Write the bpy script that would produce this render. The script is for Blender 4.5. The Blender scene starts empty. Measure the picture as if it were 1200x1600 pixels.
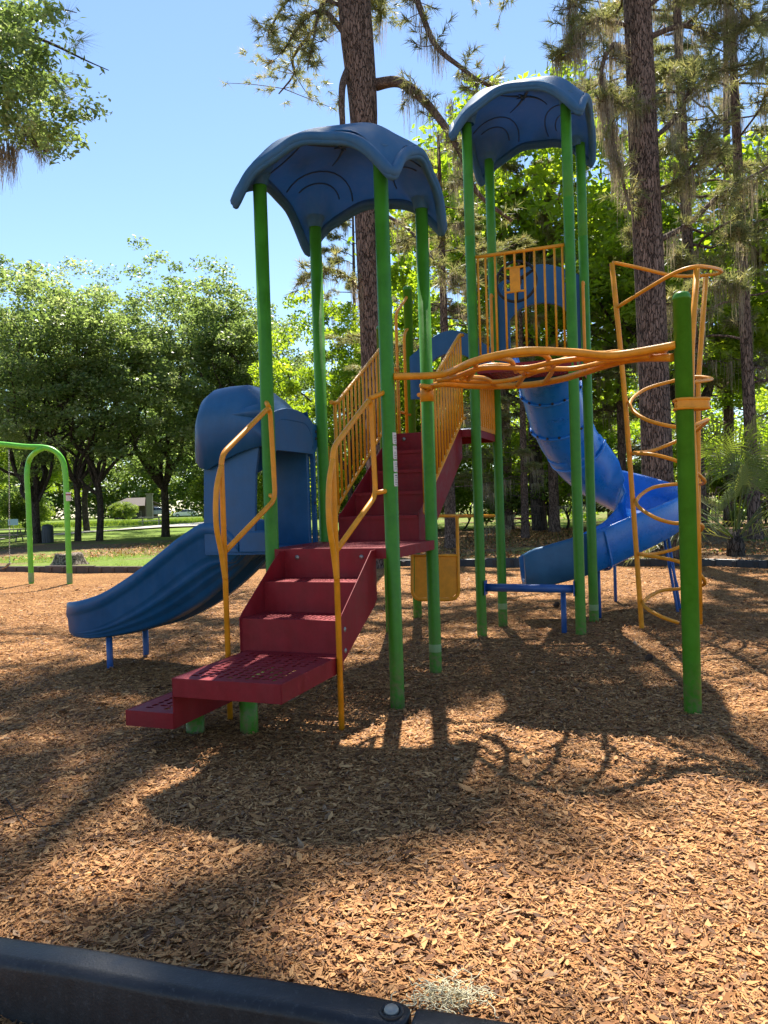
import bpy, math, random
import numpy as np
from mathutils import Vector, Matrix

# ------------------------------------------------------------------ scene, camera, light
S = bpy.context.scene
COL = S.collection
CAMH, PITCH, ROLL, FPX = 1.6, math.radians(0.70), math.radians(1.85), 1202.0
cam_d = bpy.data.cameras.new('camera')
cam = bpy.data.objects.new('camera', cam_d); COL.objects.link(cam)
_f = Vector((0, math.cos(PITCH), -math.sin(PITCH)))
_u0 = Vector((0, math.sin(PITCH), math.cos(PITCH))); _r0 = Vector((1, 0, 0))
_r = _r0 * math.cos(ROLL) - _u0 * math.sin(ROLL)
_u = _r0 * math.sin(ROLL) + _u0 * math.cos(ROLL)
M = Matrix((( _r.x, _u.x, -_f.x, 0), (_r.y, _u.y, -_f.y, 0), (_r.z, _u.z, -_f.z, CAMH), (0, 0, 0, 1)))
cam.matrix_world = M
cam_d.sensor_fit = 'VERTICAL'; cam_d.sensor_height = 24.0
cam_d.lens = 24.0 * FPX / 1600.0
cam_d.clip_start = 0.05; cam_d.clip_end = 2000
S.camera = cam

SUN_EL, SUN_AZ = math.radians(59), math.radians(3)      # azimuth measured from +Y towards +X
w = bpy.data.worlds.new('World'); S.world = w; w.use_nodes = True
nt = w.node_tree
bg = nt.nodes['Background']
sky = nt.nodes.new('ShaderNodeTexSky'); sky.sky_type = 'NISHITA'; sky.sun_disc = False
sky.sun_elevation = SUN_EL; sky.sun_rotation = SUN_AZ
sky.air_density = 1.0; sky.dust_density = 0.05; sky.ozone_density = 2.6; sky.altitude = 300
nt.links.new(sky.outputs[0], bg.inputs[0]); bg.inputs[1].default_value = 0.09
sd = bpy.data.lights.new('sun', 'SUN'); sd.energy = 5.0; sd.angle = math.radians(0.5); sd.color = (1.0, 0.94, 0.84)
sun = bpy.data.objects.new('sun', sd); COL.objects.link(sun)
_sv = Vector((math.sin(SUN_AZ) * math.cos(SUN_EL), math.cos(SUN_AZ) * math.cos(SUN_EL), math.sin(SUN_EL)))
sun.rotation_euler = _sv.to_track_quat('Z', 'Y').to_euler(); sun.location = (0, 0, 30)
S.view_settings.view_transform = 'Standard'; S.view_settings.look = 'None'
S.view_settings.exposure = 1.38; S.view_settings.gamma = 1.0
S.render.engine = 'CYCLES'
S.cycles.max_bounces = 6; S.cycles.diffuse_bounces = 4; S.cycles.glossy_bounces = 2
S.cycles.transmission_bounces = 3; S.cycles.transparent_max_bounces = 4
S.cycles.use_denoising = True

# ------------------------------------------------------------------ photo geometry helpers
def ray(px, py):
    return _f + _r * ((px - 600.0) / FPX) - _u * ((py - 800.0) / FPX)
def at(px, py, Y):
    d = ray(px, py); return Vector((0, 0, CAMH)) + d * (Y / d.y)
def gp(px, py, z=0.0):
    d = ray(px, py); return Vector((0, 0, CAMH)) + d * ((z - CAMH) / d.z)
R_ = math.radians
E1 = Vector((math.cos(R_(20.3)), -math.sin(R_(20.3)), 0)); E2 = Vector((math.sin(R_(20.3)), math.cos(R_(20.3)), 0))
C1 = Vector((-0.272, 7.12, 0))
def L(a, b, z=0.0):
    return C1 + E1 * a + E2 * b + Vector((0, 0, z))

# ------------------------------------------------------------------ mesh helpers
class MB:
    def __init__(s): s.v = []; s.f = []; s.sm = []
    def add(s, vs, fs, smooth=False):
        o = len(s.v); s.v += [tuple(p) for p in vs]
        s.f += [tuple(i + o for i in f) for f in fs]; s.sm += [smooth] * len(fs)
    def box(s, c, h, ax=None):
        c = Vector(c); ax = ax or (Vector((1, 0, 0)), Vector((0, 1, 0)), Vector((0, 0, 1)))
        vs = [c + ax[0] * (h[0] * i) + ax[1] * (h[1] * j) + ax[2] * (h[2] * k) for i in (-1, 1) for j in (-1, 1) for k in (-1, 1)]
        s.add(vs, [(0, 1, 3, 2), (4, 6, 7, 5), (0, 4, 5, 1), (2, 3, 7, 6), (0, 2, 6, 4), (1, 5, 7, 3)])
    def lbox(s, a0, a1, b0, b1, z0, z1):            # box in the structure's own axes
        s.box(L((a0 + a1) / 2, (b0 + b1) / 2, (z0 + z1) / 2), (abs(a1 - a0) / 2, abs(b1 - b0) / 2, abs(z1 - z0) / 2), (E1, E2, Vector((0, 0, 1))))
    def tube(s, pts, r, n=12, closed=False, cap=True):
        pts = [Vector(p) for p in pts]; N = len(pts)
        rr = r if isinstance(r, (list, tuple)) else [r] * N
        T = []
        for i in range(N):
            if closed: t = pts[(i + 1) % N] - pts[i - 1]
            else: t = pts[min(i + 1, N - 1)] - pts[max(i - 1, 0)]
            T.append(t.normalized() if t.length > 1e-9 else Vector((0, 0, 1)))
        ref = Vector((0, 0, 1)) if abs(T[0].z) < 0.9 else Vector((1, 0, 0))
        nrm = T[0].cross(ref).normalized(); vs = []
        for i in range(N):
            if i: 
                nrm = (nrm - T[i] * nrm.dot(T[i]))
                nrm = nrm.normalized() if nrm.length > 1e-6 else T[i].orthogonal().normalized()
            b = T[i].cross(nrm)
            for k in range(n):
                a = 2 * math.pi * k / n
                vs.append(pts[i] + (nrm * math.cos(a) + b * math.sin(a)) * rr[i])
        fs = []
        for i in range(N if closed else N - 1):
            j = (i + 1) % N
            for k in range(n):
                k2 = (k + 1) % n
                fs.append((i * n + k, i * n + k2, j * n + k2, j * n + k))
        o = len(s.v); s.add(vs, fs, True)
        if cap and not closed:
            s.f += [tuple(o + k for k in reversed(range(n))), tuple(o + (N - 1) * n + k for k in range(n))]; s.sm += [False, False]
    def grid(s, rows, smooth=True, close_u=False, close_v=False):
        nr, nc = len(rows), len(rows[0]); vs = [p for r in rows for p in r]; fs = []
        for i in range(nr if close_u else nr - 1):
            for j in range(nc if close_v else nc - 1):
                i2 = (i + 1) % nr; j2 = (j + 1) % nc
                fs.append((i * nc + j, i * nc + j2, i2 * nc + j2, i2 * nc + j))
        s.add(vs, fs, smooth)
    def lathe(s, c, prof, n=24, ax=Vector((0, 0, 1))):
        ax = Vector(ax).normalized(); u = ax.orthogonal().normalized(); v = ax.cross(u); c = Vector(c)
        rows = [[c + ax * h + (u * math.cos(2 * math.pi * k / n) + v * math.sin(2 * math.pi * k / n)) * r for k in range(n)] for r, h in prof]
        s.grid(rows, True, False, True)
    def poly_prism(s, pts, d):                       # planar outline pushed along d
        n = len(pts); d = Vector(d); a = [Vector(p) for p in pts]
        vs = a + [p + d for p in a]
        fs = [tuple(range(n)), tuple(reversed(range(n, 2 * n)))] + [(i, i + n, (i + 1) % n + n, (i + 1) % n) for i in range(n)]
        s.add(vs, fs)
    def build(s, name, mat, parent=None, origin=None, bevel=0, solid=0, subsurf=0, recalc=True):
        par_o = Vector(parent['_o']) if parent is not None else Vector((0, 0, 0))
        o_ = Vector(origin) if origin is not None else (par_o if parent is not None else Vector((0, 0, 0)))
        me = bpy.data.meshes.new(name)
        me.from_pydata([(x - o_.x, y - o_.y, z - o_.z) for x, y, z in s.v], [], s.f)
        me.polygons.foreach_set('use_smooth', s.sm)
        me.materials.append(mat); me.update()
        if recalc:
            import bmesh
            bm = bmesh.new(); bm.from_mesh(me); bmesh.ops.remove_doubles(bm, verts=bm.verts, dist=1e-5)
            bmesh.ops.recalc_face_normals(bm, faces=bm.faces); bm.to_mesh(me); bm.free()
        ob = bpy.data.objects.new(name, me); COL.objects.link(ob)
        ob.location = o_ - par_o; ob['_o'] = tuple(o_)
        if parent is not None: ob.parent = parent
        if solid:
            m = ob.modifiers.new('solid', 'SOLIDIFY'); m.thickness = solid; m.offset = 0
        if bevel:
            m = ob.modifiers.new('bevel', 'BEVEL'); m.width = bevel; m.segments = 2; m.limit_method = 'ANGLE'; m.angle_limit = R_(40)
        if subsurf:
            m = ob.modifiers.new('sub', 'SUBSURF'); m.levels = subsurf; m.render_levels = subsurf
        return ob

def empty(name, loc, label, cat, group=None):
    o = bpy.data.objects.new(name, None); COL.objects.link(o); o.location = loc; o['_o'] = tuple(loc)
    o.empty_display_size = 0.2
    tag(o, label, cat, group); return o
def tag(o, label=None, cat=None, group=None, kind=None):
    if label: o['label'] = label
    if cat: o['category'] = cat
    if group: o['group'] = group
    if kind: o['kind'] = kind
    return o

def spline(P, n=8, closed=False):                    # Catmull-Rom through the points
    P = [Vector(p) for p in P]; out = []; N = len(P)
    rng = range(N if closed else N - 1)
    for i in rng:
        if closed: p0, p1, p2, p3 = P[i - 1], P[i], P[(i + 1) % N], P[(i + 2) % N]
        else: p0, p1, p2, p3 = P[max(i - 1, 0)], P[i], P[i + 1], P[min(i + 2, N - 1)]
        for k in range(n):
            t = k / n
            out.append(0.5 * ((2 * p1) + (p2 - p0) * t + (2 * p0 - 5 * p1 + 4 * p2 - p3) * t * t + (3 * p1 - p0 - 3 * p2 + p3) * t ** 3))
    if not closed: out.append(P[-1].copy())
    return out
def fillet(P, r=0.05, n=5, closed=False):            # straight runs with rounded corners
    P = [Vector(p) for p in P]; N = len(P); out = []
    for i in range(N):
        if not closed and i in (0, N - 1): out.append(P[i]); continue
        a, b, c = P[i - 1], P[i], P[(i + 1) % N]
        d1 = (a - b); d2 = (c - b); q = min(r, d1.length * .45, d2.length * .45)
        p1 = b + d1.normalized() * q; p2 = b + d2.normalized() * q
        for k in range(n + 1):
            t = k / n; out.append(p1 * (1 - t) ** 2 + b * 2 * t * (1 - t) + p2 * t * t)
    return out

# ------------------------------------------------------------------ materials
def mat_new(name):
    m = bpy.data.materials.new(name); m.use_nodes = True
    return m, m.node_tree, m.node_tree.nodes['Principled BSDF']
def nd(nt, typ, **kw):
    n = nt.nodes.new(typ)
    for k, v in kw.items(): setattr(n, k, v)
    return n
def noise(nt, vec, scale, detail=4, rough=0.6):
    n = nd(nt, 'ShaderNodeTexNoise'); n.inputs['Scale'].default_value = scale
    n.inputs['Detail'].default_value = detail; n.inputs['Roughness'].default_value = rough
    if vec is not None: nt.links.new(vec, n.inputs['Vector'])
    return n
def ramp(nt, fac, stops):
    r = nd(nt, 'ShaderNodeValToRGB'); e = r.color_ramp.elements
    while len(e) < len(stops): e.new(0.5)
    for i, (p, c) in enumerate(stops):
        e[i].position = p; e[i].color = (*c, 1) if len(c) == 3 else c
    nt.links.new(fac, r.inputs[0]); return r
def bump(nt, height, strength, dist, b):
    n = nd(nt, 'ShaderNodeBump'); n.inputs['Strength'].default_value = strength; n.inputs['Distance'].default_value = dist
    nt.links.new(height, n.inputs['Height']); nt.links.new(n.outputs[0], b.inputs['Normal']); return n

def paint(name, col, rough=0.35, wear=(0.0, None), dust=0.15, bmp=0.05, coat=0.0, spec=0.5, scale=9, streak=0.0):
    """coloured metal or plastic with scuffs and fine dust"""
    m, t, b = mat_new(name)
    tc = nd(t, 'ShaderNodeTexCoord'); v = tc.outputs['Object']
    n1 = noise(t, v, scale, 6, 0.65)
    dark = tuple(c * 0.80 for c in col); lite = tuple(min(1, c * 1.12 + 0.006) for c in col)
    r1 = ramp(t, n1.outputs['Fac'], [(0.3, dark), (0.7, lite)])
    n2 = noise(t, v, scale * 7, 5, 0.7)
    r2 = ramp(t, n2.outputs['Fac'], [(0.55, (0, 0, 0)), (0.75, (1, 1, 1))])
    mx = nd(t, 'ShaderNodeMix', data_type='RGBA'); mul = nd(t, 'ShaderNodeMath', operation='MULTIPLY')
    t.links.new(r2.outputs[0], mul.inputs[0]); mul.inputs[1].default_value = dust
    t.links.new(mul.outputs[0], mx.inputs[0]); t.links.new(r1.outputs[0], mx.inputs[6])
    mx.inputs[7].default_value = (*[min(1, c * .8 + .06) for c in col], 1)
    last = mx.outputs[2]
    if streak:                                       # rain streaks and sun bleaching
        mp = nd(t, 'ShaderNodeMapping'); mp.inputs['Scale'].default_value = (14, 14, 1.1); t.links.new(v, mp.inputs[0])
        ns = noise(t, mp.outputs[0], 1.0, 5, .65); rs = ramp(t, ns.outputs['Fac'], [(.45, (0, 0, 0)), (.72, (1, 1, 1))])
        nb = noise(t, v, 1.6, 4, .6); rb = ramp(t, nb.outputs['Fac'], [(.40, (0, 0, 0)), (.70, (1, 1, 1))])
        ad = nd(t, 'ShaderNodeMath', operation='ADD'); t.links.new(rs.outputs[0], ad.inputs[0]); t.links.new(rb.outputs[0], ad.inputs[1])
        ml = nd(t, 'ShaderNodeMath', operation='MULTIPLY'); t.links.new(ad.outputs[0], ml.inputs[0]); ml.inputs[1].default_value = streak
        m2 = nd(t, 'ShaderNodeMix', data_type='RGBA'); t.links.new(ml.outputs[0], m2.inputs[0]); t.links.new(last, m2.inputs[6])
        m2.inputs[7].default_value = (*[min(1, c * .7 + .10) for c in col], 1); last = m2.outputs[2]
    t.links.new(last, b.inputs['Base Color'])
    rr = ramp(t, n1.outputs['Fac'], [(0.3, (rough * .8,) * 3), (0.75, (min(1, rough * 1.35),) * 3)])
    t.links.new(rr.outputs[0], b.inputs['Roughness'])
    b.inputs['Coat Weight'].default_value = coat; b.inputs['Specular IOR Level'].default_value = spec
    n3 = noise(t, v, scale * 14, 3, 0.5); bump(t, n3.outputs['Fac'], bmp, 0.004, b)
    return m

M_GREEN = paint('green_powder_coat', (0.050, 0.215, 0.006), 0.42, dust=0.2, spec=.3, streak=.06)
def foot_dirt(m):                                   # splashed mulch dust low on the posts
    t = m.node_tree; b = t.nodes['Principled BSDF']; src = b.inputs['Base Color'].links[0].from_socket
    tc = nd(t, 'ShaderNodeTexCoord'); sx = nd(t, 'ShaderNodeSeparateXYZ'); t.links.new(tc.outputs['Object'], sx.inputs[0])
    n = noise(t, tc.outputs['Object'], 22, 5, .7); mr = nd(t, 'ShaderNodeMapRange'); t.links.new(sx.outputs[2], mr.inputs[0])
    mr.inputs[1].default_value = -.05; mr.inputs[2].default_value = .40; mr.inputs[3].default_value = 1.0; mr.inputs[4].default_value = .0
    mu = nd(t, 'ShaderNodeMath', operation='MULTIPLY'); t.links.new(mr.outputs[0], mu.inputs[0]); r = ramp(t, n.outputs['Fac'], [(.42, (0, 0, 0)), (.68, (1, 1, 1))]); t.links.new(r.outputs[0], mu.inputs[1])
    mx = nd(t, 'ShaderNodeMix', data_type='RGBA'); t.links.new(mu.outputs[0], mx.inputs[0]); t.links.new(src, mx.inputs[6]); mx.inputs[7].default_value = (.20, .13, .07, 1)
    t.links.new(mx.outputs[2], b.inputs['Base Color'])
foot_dirt(M_GREEN)
M_LIME = paint('lime_powder_coat', (0.13, 0.52, 0.03), 0.35, dust=0.06)
M_ORANGE = paint('orange_powder_coat', (0.74, 0.285, 0.005), 0.42, dust=0.2, spec=.35, streak=.05)
M_RED = paint('burgundy_vinyl_coating', (0.225, 0.006, 0.011), 0.5, dust=0.25, bmp=0.12, spec=.25, streak=.07)
M_BLUE = paint('blue_moulded_plastic', (0.004, 0.085, 0.22), 0.4, dust=0.18, scale=4, spec=.35, streak=.12)
M_DBLUE = paint('faded_blue_roof_plastic', (0.03, 0.13, 0.26), 0.6, dust=0.35, scale=5, spec=.3, streak=.25)
M_SBLUE = paint('bright_blue_plastic', (0.004, 0.18, 0.62), 0.28, dust=0.12, scale=4, streak=.10)
M_FADE = paint('faded_blue_plastic', (0.03, 0.13, 0.27), 0.45, dust=0.3, scale=4, spec=.35)
M_BAND = paint('greenish_label_film', (0.20, 0.32, 0.13), 0.45, dust=.6)
_t = M_DBLUE.node_tree; _b = _t.nodes['Principled BSDF']; _tr = _t.nodes.new('ShaderNodeBsdfTranslucent'); _tr.inputs[0].default_value = (.06, .30, .62, 1)
_ms = _t.nodes.new('ShaderNodeMixShader'); _ms.inputs[0].default_value = .22
_t.links.new(_b.outputs[0], _ms.inputs[1]); _t.links.new(_tr.outputs[0], _ms.inputs[2]); _t.links.new(_ms.outputs[0], _t.nodes['Material Output'].inputs[0])
M_STEELB = paint('blue_steel', (0.02, 0.09, 0.30), 0.4)
M_BLACK = paint('black_plastic', (0.012, 0.012, 0.014), 0.40, dust=0.6, bmp=.25, streak=.10, spec=.35)
M_BROWNP = paint('dusty_brown_border', (0.075, 0.045, 0.032), 0.7, dust=0.5)
M_BOLT = paint('galvanised_steel', (0.30, 0.29, 0.26), 0.5); 
M_BOLT.node_tree.nodes['Principled BSDF'].inputs['Metallic'].default_value = 0.8
M_DARKM = paint('dark_rubber', (0.015, 0.015, 0.017), 0.6)
M_STICK = paint('pale_label_film', (0.62, 0.60, 0.55), 0.45, dust=.3)
M_INK = paint('label_ink', (0.06, 0.05, 0.05), 0.5)
M_REDINK = paint('label_red_ink', (0.28, 0.03, 0.03), 0.5)

def leaf_mat(name, cols, trans=0.35, rough=0.45, tcol=None):
    m, t, b = mat_new(name)
    a = nd(t, 'ShaderNodeAttribute', attribute_name='tint')
    n = len(cols)
    r = ramp(t, a.outputs['Fac'], [(i / (n - 1), c) for i, c in enumerate(cols)])
    t.links.new(r.outputs[0], b.inputs['Base Color']); b.inputs['Roughness'].default_value = rough
    b.inputs['Specular IOR Level'].default_value = 0.55
    tr = nd(t, 'ShaderNodeBsdfTranslucent')
    g = nd(t, 'ShaderNodeMix', data_type='RGBA', blend_type='MULTIPLY'); g.inputs[0].default_value = 1.0
    t.links.new(r.outputs[0], g.inputs[6]); g.inputs[7].default_value = (*(tcol or (2.2, 2.0, 0.7)), 1)
    t.links.new(g.outputs[2], tr.inputs[0])
    ms = nd(t, 'ShaderNodeMixShader'); ms.inputs[0].default_value = trans
    out = t.nodes['Material Output']
    t.links.new(b.outputs[0], ms.inputs[1]); t.links.new(tr.outputs[0], ms.inputs[2]); t.links.new(ms.outputs[0], out.inputs[0])
    return m
M_OAK = leaf_mat('oak_leaves', [(0.075, 0.11, 0.042), (0.12, 0.165, 0.065), (0.175, 0.225, 0.10), (0.27, 0.30, 0.19)], .62, .33, (1.9, 1.95, 1.0))
M_LIMELEAF = leaf_mat('young_green_leaves', [(0.11, 0.19, 0.02), (0.19, 0.29, 0.03), (0.28, 0.37, 0.05)], .62)
M_DARKLEAF = leaf_mat('dark_shrub_leaves', [(0.07, 0.115, 0.03), (0.12, 0.18, 0.045), (0.18, 0.25, 0.065)], .58)
M_NEEDLE = leaf_mat('pine_needles', [(0.10, 0.12, 0.05), (0.17, 0.19, 0.08), (0.26, 0.26, 0.13), (0.34, 0.28, 0.16)], .5, tcol=(1.7, 1.6, 1.0))
M_MOSS = leaf_mat('spanish_moss', [(0.22, 0.19, 0.145), (0.33, 0.285, 0.22), (0.42, 0.38, 0.30)], .5, .9, (1.3, 1.2, .95))
M_PALM = leaf_mat('palmetto_fronds', [(0.07, 0.11, 0.03), (0.13, 0.18, 0.05), (0.20, 0.20, 0.09)], .45)
M_GRASS = leaf_mat('grass_blades', [(0.06, 0.12, 0.015), (0.12, 0.20, 0.03), (0.22, 0.27, 0.07)], .45)
M_CHIP = leaf_mat('wood_chips', [(0.08, 0.032, 0.012), (0.22, 0.092, 0.031), (0.41, 0.190, 0.064), (0.62, 0.33, 0.125), (0.16, 0.076, 0.034), (0.40, 0.25, 0.135)], .10, .7, (1.2, .9, .7))
M_CHIP.node_tree.nodes['Principled BSDF'].inputs['Specular IOR Level'].default_value = .25

def bark_mat(name, c0, c1, c2, sx=7, sz=2.2, strength=1.0, dist=0.04):
    m, t, b = mat_new(name)
    tc = nd(t, 'ShaderNodeTexCoord'); mp = nd(t, 'ShaderNodeMapping'); mp.inputs['Scale'].default_value = (sx, sx, sz)
    t.links.new(tc.outputs['Object'], mp.inputs[0])
    nz = noise(t, mp.outputs[0], 1.3, 3); mxv = nd(t, 'ShaderNodeMix', data_type='RGBA', blend_type='LINEAR_LIGHT'); mxv.inputs[0].default_value = .55
    t.links.new(mp.outputs[0], mxv.inputs[6]); t.links.new(nz.outputs['Color'], mxv.inputs[7])
    vo = nd(t, 'ShaderNodeTexVoronoi', feature='DISTANCE_TO_EDGE'); vo.inputs['Scale'].default_value = 1.6
    t.links.new(mxv.outputs[2], vo.inputs['Vector'])
    vc = nd(t, 'ShaderNodeTexVoronoi'); vc.inputs['Scale'].default_value = 1.6; t.links.new(mxv.outputs[2], vc.inputs['Vector'])
    fine = noise(t, mp.outputs[0], 9, 6, .7)
    edge = ramp(t, vo.outputs['Distance'], [(0.0, (0, 0, 0)), (0.11, (1, 1, 1))])
    c = ramp(t, fine.outputs['Fac'], [(0.3, c1), (0.7, c2)])
    mx = nd(t, 'ShaderNodeMix', data_type='RGBA'); t.links.new(edge.outputs[0], mx.inputs[0]); mx.inputs[6].default_value = (*c0, 1)
    t.links.new(c.outputs[0], mx.inputs[7])
    vh = nd(t, 'ShaderNodeHueSaturation'); sep = nd(t, 'ShaderNodeSeparateColor'); t.links.new(vc.outputs['Color'], sep.inputs[0])
    mr = nd(t, 'ShaderNodeMapRange'); t.links.new(sep.outputs[0], mr.inputs[0]); mr.inputs[3].default_value = .7; mr.inputs[4].default_value = 1.35
    t.links.new(mr.outputs[0], vh.inputs['Value']); t.links.new(mx.outputs[2], vh.inputs['Color'])
    t.links.new(vh.outputs[0], b.inputs['Base Color']); b.inputs['Roughness'].default_value = .9
    b.inputs['Specular IOR Level'].default_value = .2
    ad = nd(t, 'ShaderNodeMath', operation='MULTIPLY_ADD'); t.links.new(fine.outputs['Fac'], ad.inputs[0]); ad.inputs[1].default_value = .35
    t.links.new(edge.outputs[0], ad.inputs[2]); bump(t, ad.outputs[0], strength, dist, b)
    return m
M_PINEBARK = bark_mat('pine_bark', (0.04, 0.026, 0.02), (0.135, 0.085, 0.065), (0.26, 0.185, 0.15), 13, 2.6, 1.0, .05)
M_OAKBARK = bark_mat('dark_oak_bark', (0.022, 0.016, 0.013), (0.055, 0.042, 0.035), (0.10, 0.08, 0.065), 9, 2.5)
M_LIMB = bark_mat('limb_bark', (0.05, 0.035, 0.028), (0.11, 0.075, 0.06), (0.18, 0.13, 0.105), 14, 8, .7, .02)

def chipbed_mat():
    m, t, b = mat_new('chip_bed_surface')
    tc = nd(t, 'ShaderNodeTexCoord'); v = tc.outputs['Object']
    nz = noise(t, v, 7, 3); mv = nd(t, 'ShaderNodeMix', data_type='RGBA', blend_type='LINEAR_LIGHT'); mv.inputs[0].default_value = .06
    t.links.new(v, mv.inputs[6]); t.links.new(nz.outputs['Color'], mv.inputs[7])
    outs = []; hs = []
    for k, (sx, sy, rot, sc) in enumerate([(1, 2.6, .4, 26), (2.4, 1, 1.1, 31)]):
        mp = nd(t, 'ShaderNodeMapping'); mp.inputs['Scale'].default_value = (sx, sy, 1); mp.inputs['Rotation'].default_value = (0, 0, rot)
        t.links.new(mv.outputs[2], mp.inputs[0])
        vo = nd(t, 'ShaderNodeTexVoronoi'); vo.inputs['Scale'].default_value = sc; t.links.new(mp.outputs[0], vo.inputs['Vector'])
        sp = nd(t, 'ShaderNodeSeparateColor'); t.links.new(vo.outputs['Color'], sp.inputs[0]); outs.append(sp.outputs[0]); hs.append(vo.outputs['Distance'])
    pick = noise(t, v, 19, 2); pr = ramp(t, pick.outputs['Fac'], [(.48, (0, 0, 0)), (.52, (1, 1, 1))])
    mm = nd(t, 'ShaderNodeMix', data_type='FLOAT'); t.links.new(pr.outputs[0], mm.inputs[0]); t.links.new(outs[0], mm.inputs[2]); t.links.new(outs[1], mm.inputs[3])
    cr = ramp(t, mm.outputs[0], [(0, (0.09, .038, .015)), (.25, (.24, .105, .037)), (.55, (.44, .215, .078)), (.8, (.60, .335, .135)), (1, (.21, .105, .048))])
    big = noise(t, v, .9, 5, .6); br = ramp(t, big.outputs['Fac'], [(.35, (.80, .76, .72)), (.65, (1.1, 1.08, 1.05))])
    mu = nd(t, 'ShaderNodeMix', data_type='RGBA', blend_type='MULTIPLY'); mu.inputs[0].default_value = 1
    t.links.new(cr.outputs[0], mu.inputs[6]); t.links.new(br.outputs[0], mu.inputs[7])
    t.links.new(mu.outputs[2], b.inputs['Base Color']); b.inputs['Roughness'].default_value = .9; b.inputs['Specular IOR Level'].default_value = .15
    mh = nd(t, 'ShaderNodeMix', data_type='FLOAT'); t.links.new(pr.outputs[0], mh.inputs[0]); t.links.new(hs[0], mh.inputs[2]); t.links.new(hs[1], mh.inputs[3])
    bump(t, mh.outputs[0], 1.0, .03, b)
    return m
M_BED = chipbed_mat()
def lawn_mat():
    m, t, b = mat_new('lawn_and_leaf_litter')
    tc = nd(t, 'ShaderNodeTexCoord'); v = tc.outputs['Object']
    g1 = noise(t, v, 6, 6, .7); g = ramp(t, g1.outputs['Fac'], [(.3, (.08, .13, .022)), (.6, (.17, .235, .045)), (.8, (.26, .30, .09))])
    l1 = noise(t, v, 9, 6, .75); l = ramp(t, l1.outputs['Fac'], [(.3, (.085, .05, .03)), (.55, (.21, .135, .08)), (.75, (.33, .23, .15))])
    k1 = noise(t, v, .35, 5, .6)
    sx = nd(t, 'ShaderNodeSeparateXYZ'); t.links.new(v, sx.inputs[0])
    # more litter under the woods on the right, and in a band below the row of oaks
    mr = nd(t, 'ShaderNodeMapRange'); t.links.new(sx.outputs[0], mr.inputs[0]); mr.inputs[1].default_value = -8; mr.inputs[2].default_value = 3
    mr.inputs[3].default_value = 0; mr.inputs[4].default_value = .17
    bd = nd(t, 'ShaderNodeMapRange'); bd.interpolation_type = 'SMOOTHSTEP'; t.links.new(sx.outputs[1], bd.inputs[0]); bd.inputs[1].default_value = 25; bd.inputs[2].default_value = 31; bd.inputs[3].default_value = 0; bd.inputs[4].default_value = .17
    bd2 = nd(t, 'ShaderNodeMapRange'); bd2.interpolation_type = 'SMOOTHSTEP'; t.links.new(sx.outputs[1], bd2.inputs[0]); bd2.inputs[1].default_value = 36; bd2.inputs[2].default_value = 44; bd2.inputs[3].default_value = 0; bd2.inputs[4].default_value = -.30
    a1 = nd(t, 'ShaderNodeMath', operation='ADD'); t.links.new(k1.outputs['Fac'], a1.inputs[0]); t.links.new(mr.outputs[0], a1.inputs[1])
    a2 = nd(t, 'ShaderNodeMath', operation='ADD'); t.links.new(a1.outputs[0], a2.inputs[0]); t.links.new(bd.outputs[0], a2.inputs[1])
    a3 = nd(t, 'ShaderNodeMath', operation='ADD'); t.links.new(a2.outputs[0], a3.inputs[0]); t.links.new(bd2.outputs[0], a3.inputs[1])
    kk = ramp(t, a3.outputs[0], [(.50, (0, 0, 0)), (.66, (1, 1, 1))])
    mx = nd(t, 'ShaderNodeMix', data_type='RGBA'); t.links.new(kk.outputs[0], mx.inputs[0]); t.links.new(g.outputs[0], mx.inputs[6]); t.links.new(l.outputs[0], mx.inputs[7])
    t.links.new(mx.outputs[2], b.inputs['Base Color']); b.inputs['Roughness'].default_value = .95; b.inputs['Specular IOR Level'].default_value = .1
    bump(t, g1.outputs['Fac'], 1, .06, b)
    return m
M_LAWN = lawn_mat()
M_EARTH = paint('bare_earth', (0.12, 0.075, 0.045), .9, dust=0)
M_PATH = paint('pale_concrete', (0.42, 0.39, 0.34), .85, dust=.3, bmp=.3)
M_WHITE = paint('white_car_paint', (0.72, 0.73, 0.74), .2, dust=.02, bmp=0, coat=.5)
M_SILVER = paint('silver_car_paint', (0.42, 0.45, 0.50), .2, dust=.02, bmp=0, coat=.5)
M_GLASS = paint('dark_window_glass', (0.02, 0.026, 0.032), .08, dust=0, bmp=0)
M_HOUSE = paint('brown_boards', (0.05, 0.032, 0.024), .8)
M_ROOF = paint('grey_shingles', (0.11, 0.10, 0.095), .9)
M_WOODG = paint('weathered_grey_wood', (0.22, 0.19, 0.16), .85)
M_BIN = paint('grey_blue_bin_plastic', (0.045, 0.055, 0.065), .5)

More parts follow.
